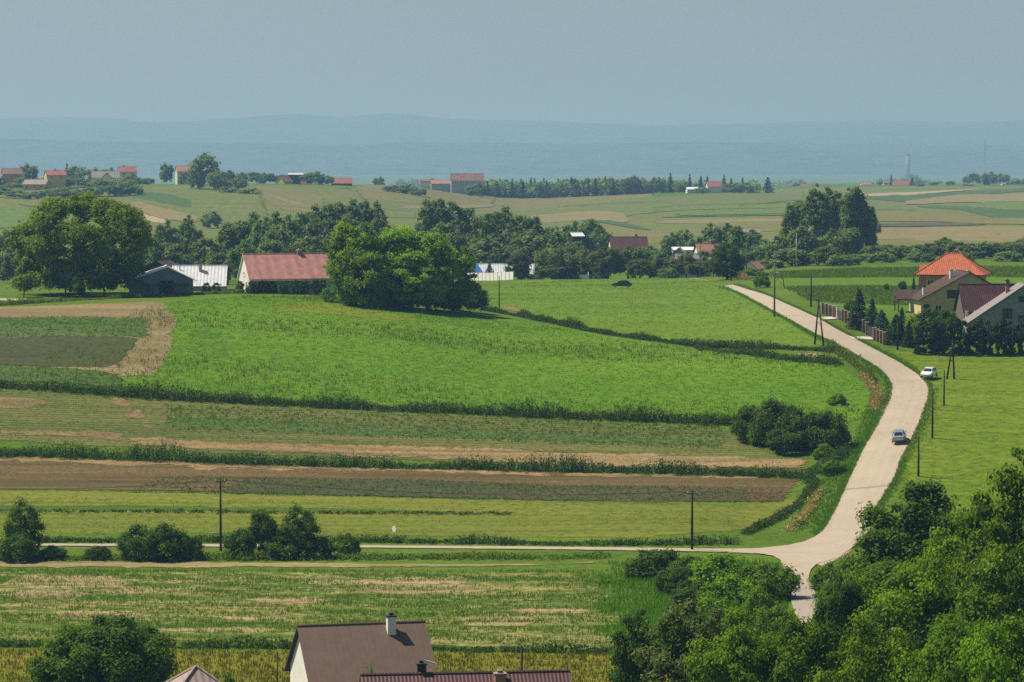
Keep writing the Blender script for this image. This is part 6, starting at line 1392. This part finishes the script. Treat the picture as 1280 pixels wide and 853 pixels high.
small_house('red_roof_row', 'long red-roofed farm row beside the far dark conifer', 1128, 226, 2880, 17, 9, 3.6, 3, 'wall_cream', 'roof_far_red', False, group=RS, hw=2.6)
small_house('cottage', 'tiny cream cottage left of the pale yellow far house', 1082, 228.5, 2860, 9, 6, 1.8, 6, 'wall_cream', 'roof_far_terra', False, group=RS, hw=2.6)
small_house('white_cottage', 'tiny white cottage right of the round far tree', 1254, 228.5, 2820, 3.6, 4, 1.2, 15, 'wall_white', 'roof_far_grey', False, group=RS, hw=2.6)
# tall chimney and lattice mast far out
_p = at_depth(1135, 9500); zt = z_at(194, 9500) - _p.z
o = empty('factory_chimney', _p, 0, 'tall hazy factory chimney on the far right plain', 'chimney')
MB().tube([(0, 0, -5), (0, 0, zt * .5), (0, 0, zt)], [8.4, 7, 6.0], 12).build('shaft', M['wall_grey'], o, smooth=True); MB().tube([(0, 0, zt), (0, 0, zt + 1.5)], [6.6, 6.6], 12).build('rim', M['metal_dark'], o)
_p = at_depth(1231, 7000); zt = z_at(177, 7000) - _p.z
o = empty('radio_mast', _p, 0, 'thin lattice radio mast on the far right plain', 'mast')
b = MB()
for sx, sy in ((-1, -1), (1, -1), (1, 1), (-1, 1)): b.tube([(sx * 4, sy * 4, -5), (sx * .5, sy * .5, zt)], [.45, .3], 5)
for k in range(14):
    f, g = k / 14, (k + 1) / 14; w1, w2 = 4 - 3.5 * f, 4 - 3.5 * g
    for (a, c) in (((-1, -1), (1, -1)), ((1, -1), (1, 1)), ((1, 1), (-1, 1)), ((-1, 1), (-1, -1))): b.tube([(a[0] * w1, a[1] * w1, zt * f), (c[0] * w2, c[1] * w2, zt * g)], .22, 4)
b.build('lattice', M['metal_light'], o); MB().tube([(0, 0, zt), (0, 0, zt + 6)], .4, 6).build('antenna', M['metal_dark'], o)
# ------------------------------------------------------------------ poles, wires, sign, cars
POLETOP = {}
def pole(px, base, top, label, name='utility_pole', mat='wood_dark', r=0.13, arm=True, lean=(0, 0), key=None, group=None, D=None, ins=2):
    p = at(px, base) if D is None else at_depth(px, D); h = z_at(top, p.y) - p.z
    o = empty(name, p, 0, label, 'pole', group)
    tx, ty = lean[0] * h, lean[1] * h
    MB().tube([(0, 0, -.6), (tx * .5, ty * .5, h * .5), (tx, ty, h)], [r * 1.25, r * 1.05, r * .8], 8).build('shaft', M[mat], o, smooth=True)
    if arm:
        MB().box(tx - .55, tx + .55, ty - r - .09, ty - r, h - .42, h - .32).build('crossarm', M['metal_dark'], o)
        for x in ([-.48, .48] if ins == 2 else [-.48, 0.2, .48]):
            MB().tube([(tx + x, ty - r - .045, h - .318), (tx + x, ty - r - .045, h - .2), (tx + x, ty - r - .045, h - .12)], [.05, .07, .03], 8).build('insulator', M['white_paint'], o)
    if key: POLETOP[key] = p + Vector((tx, ty - r - .045, h - .13))
    return o
pole(276, 689, 598, 'tall wooden pole by the side road bushes on the left', key='a', r=.12)
pole(865, 688, 613, 'wooden pole standing over the thicket left of the junction', key='b', r=.13)
pole(624, 386, 345, 'thin pole at the right end of the crest clump', r=.10, arm=False)
pole(968, 396, 326, 'tall pole on the left verge of the upper road', r=.14, key='c', mat='wood_grey')
pole(1013.8, 384, 343, 'pole on the right verge before the brick fence', r=.13, arm=False)
pole(1065, 412, 384, 'dark pole inside the brick fence', r=.12, arm=False)
pole(1122, 438, 404, 'pole in front of the dark evergreens by the fence', r=.12, arm=False)
RM = 'short poles along the right meadow edge'
pole(1180, 507, 463, 'upper one of the three short poles on the right meadow edge', 'short_pole', r=.10, arm=False, group=RM)
pole(1165.5, 548, 490, 'middle one of the three short poles on the right meadow edge', 'short_pole', r=.11, arm=False, group=RM)
pole(1148, 596, 546, 'lowest of the three short poles, half hidden by the dark tree', 'short_pole', r=.11, arm=False, group=RM)
pole(347, 856, 815, 'thin bare pole left of the brown-roofed house', 'short_pole', r=.05, arm=False, D=241)
pole(652, 858, 811, 'dark pole standing behind the ribbed roof', 'short_pole', r=.10, arm=False, D=222)
def a_pole(x0, x1, base0, base1, topx, top, label):
    p = at(x0, base0); q = at(x1, base1); D = p.y; tz = z_at(top, D); c, s = 0, 0
    tp = Vector(((topx - CX) / F * D, D, tz)) - p; q = q - p
    o = empty('braced_pole', p, 0, label, 'pole')
    MB().tube([(0, 0, -.5), tuple(tp)], [.16, .10], 8).build('shaft', M['wood_dark'], o, smooth=True)
    MB().tube([tuple(q - Vector((0, 0, .5))), tuple(tp - Vector((0, 0, .7)))], [.15, .09], 8).build('brace', M['wood_dark'], o, smooth=True)
    m = tp * .5; n = q * .5 + (tp - Vector((0, 0, .7))) * .5
    MB().tube([tuple(m), tuple(n)], .05, 6).build('tie', M['metal_dark'], o)
    MB().box(tp.x - .5, tp.x + .5, tp.y - .2, tp.y - .11, tp.z - .35, tp.z - .26).build('crossarm', M['metal_dark'], o)
a_pole(1193, 1183, 474, 474, 1191.5, 425, 'braced double-legged pole in the right meadow behind the white car')
a_pole(1018, 1030, 431, 433, 1024, 374, 'braced double-legged pole on the left edge of the road')
# street lamp at the top of the road
p = at(981, 361); h = z_at(341, p.y) - p.z
o = empty('street_lamp', p, 0, 'leaning street lamp with pale head at the top of the road', 'street lamp')
MB().tube([(0, 0, -.4), (-.35, 0, h * .6), (-1.0, 0, h)], [.10, .08, .05], 8).build('post', M['metal_dark'], o, smooth=True)
b = MB(); b.box(-1.75, -.95, -.16, .16, h - .06, h + .1); b.build('lamp_head', M['white_paint'], o, bevel=.04)
# far poles
for (px, base, top, D, lb, mt) in [(875, 345, 303, 735, 'pole above the pale bushes at the road crest', 'wood_grey'), (841, 345, 310, 780, 'thin pole beside the teal house', 'wood_grey'), (914, 350, 308, 690, 'pole in front of the round dark tree at the road crest', 'wood_dark'), (995.5, 341, 292, 760, 'pale tall pole in front of the poplar clump', 'concrete'), (933, 335, 305, 720, 'thin pole among the blue-shaded crest trees', 'wood_grey')]:
    pole(px, base, top, lb, r=.12, mat=mt, arm=mt == 'concrete', D=D)
# marker post on the road edge, sign by the side road
p = at(1075.6, 451); o = empty('marker_post', p, 0, 'small red and white marker post on the left road edge', 'marker post')
MB().box(-.06, .06, -.06, .06, -.2, .55).build('post', M['white_paint'], o); MB().box(-.063, .063, -.063, .063, .55, .85).build('band', M['wall_brick'], o); MB().box(-.22, .22, -.05, .05, .853, .93).build('top_bar', M['wood_grey'], o)
p = at(493, 677); h = z_at(657.5, p.y) - p.z
o = empty('road_sign', p, R(-52), 'round white sign on a thin post beside the side road', 'sign')
MB().tube([(0, 0, -.3), (0, 0, h)], .035, 8).build('post', M['metal_light'], o)
b = MB(); n = 20
b.tube([(0, -.04, h - .36), (0, -.065, h - .36)], [.36, .36], n); b.build('sign_plate', M['white_paint'], o)
# wires
def wire(a, b, label, sag=.9, n=24):
    b_ = MB(); pts = [a.lerp(b, k / n) - Vector((0, 0, sag * 4 * (k / n) * (1 - k / n))) for k in range(n + 1)]
    b_.tube(pts, .015, 4); b_.build('overhead_wire', M['metal_dark'], label=label, category='wire')
A, B = POLETOP['a'], POLETOP['b']
for dx, w in ((-.48, 'front'), (.48, 'rear')):
    wire(A + Vector((dx, 0, 0)), B + Vector((dx, 0, 0)), f'{w} wire between the two wooden poles of the side road')
    far = at_depth(1300, 345); far.z = z_at(575, 345)
    wire(B + Vector((dx, 0, 0)), far + Vector((dx, 0, 0)), f'{w} wire running from the junction pole to the right', 1.3)
    lf = at_depth(-160, 352); lf.z = z_at(603, 352)
    wire(lf + Vector((dx, 0, 0)), A + Vector((dx, 0, 0)), f'{w} wire leaving the left wooden pole to the left edge')

# cars ------------------------------------------------------------
def car_mats(nm, col, rough=.28, metal=.4):
    t = NT(nm); p = t.surf(col, rough, .5, metal); p.inputs['Coat Weight'].default_value = .6; p.inputs['Coat Roughness'].default_value = .08
    n = t.noise(t.obj(), 3, 4, .5); t.l(t.mix(1.0, col, t.ramp(n, [(.3, (.9,) * 3), (.7, (1.05,) * 3)]), 'MULTIPLY'), p.inputs['Base Color']); return t.mat
M['car_white'] = car_mats('car_white', (.80, .80, .79), .3, 0.0); M['car_silver'] = car_mats('car_silver', (.36, .40, .44), .3, .55); M['car_black'] = car_mats('car_black', (.012, .013, .014))
M['car_glass'] = plain_mat('car_glass', (.018, .024, .03), .06, .8, var=.1)
M['tyre'] = plain_mat('tyre', (.02, .02, .02), .9, .2); M['rim'] = plain_mat('rim', (.45, .45, .46), .35, .5, .7)
M['lamp_red'] = plain_mat('lamp_red', (.42, .02, .015), .2, .6); M['lamp_clear'] = plain_mat('lamp_clear', (.75, .76, .78), .12, .8); M['plastic'] = plain_mat('plastic', (.03, .03, .032), .7, .3); M['plate'] = plain_mat('plate', (.75, .75, .72), .5, .3)
def car(label, loc, heading, paint, wagon=False):
    """heading: direction of travel (degrees, 0 = +x). Length runs along local x, front at +x."""
    o = empty('parked_car' if paint != 'car_silver' else 'car', loc, R(heading), label, 'car')
    # lower body: cross-sections along x: (x, half width, sill z, shoulder z)
    S = [(-2.14, .62, .42, .72), (-2.08, .76, .30, .86), (-1.7, .84, .24, .93), (-.9, .865, .22, .95), (.3, .87, .22, .94), (1.0, .86, .23, .91), (1.65, .82, .26, .82), (2.02, .74, .30, .72), (2.12, .58, .40, .62)]
    V = []; 
    for x, w, z0, z1 in S:
        zm = z0 + (z1 - z0) * .55
        V += [(x, -w * .93, z0), (x, -w, zm), (x, -w * .97, z1 - .06), (x, -w * .86, z1), (x, w * .86, z1), (x, w * .97, z1 - .06), (x, w, zm), (x, w * .93, z0)]
    fs = []; n = len(S)
    for i in range(n - 1):
        for k in range(8):
            a, b = i * 8 + k, i * 8 + (k + 1) % 8; fs.append((a, b, b + 8, a + 8))
    fs += [tuple(range(8))[::-1], tuple(range((n - 1) * 8, n * 8))]
    rb = -1.92 if wagon else -1.35      # roof rear
    # cabin: base ring and roof ring
    base = [(1.05, .74), (.25, .78), (-1.0, .78), (rb - .45 if not wagon else rb - .18, .70)]; roofr = [(.30, .56), (.1, .59), (-.9, .60), (rb + .15, .55)]
    zb, zt = .91, 1.43
    b0 = len(V)
    V += [(x, -w, zb) for x, w in base] + [(x, w, zb) for x, w in base[::-1]]
    V += [(x, -w, zt - (.04 if i in (0, 3) else 0)) for i, (x, w) in enumerate(roofr)] + [(x, w, zt - (.04 if i in (0, 3) else 0)) for i, (x, w) in enumerate(roofr[::-1])]
    for k in range(8): fs.append((b0 + k, b0 + (k + 1) % 8, b0 + 8 + (k + 1) % 8, b0 + 8 + k))
    fs.append(tuple(range(b0 + 8, b0 + 16)))
    MB().add(V, fs).build('body', M[paint], o, bevel=.025)
    T = [Vector(v) for v in V[b0:b0 + 16]]
    def pane(nm, i, j, s=.10, t0=.12, t1=.90):
        a, b, c, d = T[i], T[j], T[j + 8], T[i + 8]
        nrm = (b - a).cross(d - a).normalized() * .012
        mid = (a + b + c + d) / 4
        if nrm.dot(mid - Vector((0, 0, 1))) < 0: nrm = -nrm
        q = [a.lerp(d, t0).lerp(b.lerp(c, t0), s), a.lerp(d, t0).lerp(b.lerp(c, t0), 1 - s), a.lerp(d, t1).lerp(b.lerp(c, t1), 1 - s), a.lerp(d, t1).lerp(b.lerp(c, t1), s)]
        MB().add([tuple(v + nrm) for v in q] + [tuple(v - nrm) for v in q], [(0, 1, 2, 3), (7, 6, 5, 4), (0, 4, 5, 1), (1, 5, 6, 2), (2, 6, 7, 3), (3, 7, 4, 0)]).build(nm, M['car_glass'], o)
    pane('windscreen', 7, 0, .06); pane('rear_window', 3, 4, .08, .18, .9)
    for (i, j) in ((0, 1), (1, 2), (2, 3), (6, 7), (5, 6), (4, 5)): pane('side_window', i, j, .06, .14, .9)
    for x in (-1.32, 1.36):
        for sy in (-1, 1):
            wv = MB().tube([(0, -.095, 0), (0, -.06, 0), (0, .06, 0), (0, .095, 0)], [.27, .31, .31, .27], 18).build('wheel', M['tyre'], o, (x, sy * .79, .31), smooth=False)
            MB().tube([(0, sy * .08, 0), (0, sy * .105, 0)], [.19, .17], 12).build('rim', M['rim'], wv)
    for sy in (-1, 1):
        MB().box(1.98, 2.11, sy * .56 - .15, sy * .56 + .15, .56, .70).build('headlight', M['lamp_clear'], o, bevel=.03)
        MB().box(-2.14, -2.04, sy * .62 - .12, sy * .62 + .12, .62, .80).build('tail_light', M['lamp_red'], o, bevel=.03)
        MB().box(.72, .86, sy * .93 - .09, sy * .93 + .09, .93, 1.05).build('side_mirror', M[paint], o, bevel=.02)
    MB().box(2.0, 2.2, -.70, .70, .28, .42).build('bumper', M['plastic'], o, bevel=.04); MB().box(-2.2, -2.02, -.72, .72, .30, .44).build('bumper', M['plastic'], o, bevel=.04)
    MB().box(2.2, 2.215, -.26, .26, .32, .42).build('licence_plate', M['plate'], o); MB().box(-2.16, -2.145, -.26, .26, .52, .63).build('licence_plate', M['plate'], o)
    MB().box(2.04, 2.125, -.36, .36, .50, .58).build('grille', M['plastic'], o)
    return o
def on_slope(o, heading):
    """Tilt the car to the ground under its wheels."""
    a = R(heading); p = o.location; f = Vector((math.cos(a), math.sin(a))); l = Vector((-math.sin(a), math.cos(a)))
    zf, zb = float(ground_z(p.x + f.x * 1.4, p.y + f.y * 1.4)), float(ground_z(p.x - f.x * 1.4, p.y - f.y * 1.4))
    zl, zr = float(ground_z(p.x + l.x * .8, p.y + l.y * .8)), float(ground_z(p.x - l.x * .8, p.y - l.y * .8))
    X = Vector((f.x * 2.8, f.y * 2.8, zf - zb)).normalized(); Y = Vector((l.x * 1.6, l.y * 1.6, zl - zr)).normalized(); Z = X.cross(Y).normalized(); Y = Z.cross(X)
    m = Matrix((X, Y, Z)).transposed().to_4x4(); m.translation = Vector((p.x, p.y, (zf + zb) / 2 + .25)); o.matrix_world = m
_p = at(1124, 553); on_slope(car('silver car seen from behind driving up the pale road', _p, 82, 'car_silver'), 82)
_p = at(1161, 474); on_slope(car('white saloon parked on the right edge at the road bend', _p, -112, 'car_white'), -112)
_p = at(777, 360.5); on_slope(car('black car parked in the pale meadow on the crest', _p, 176, 'car_black'), 176)
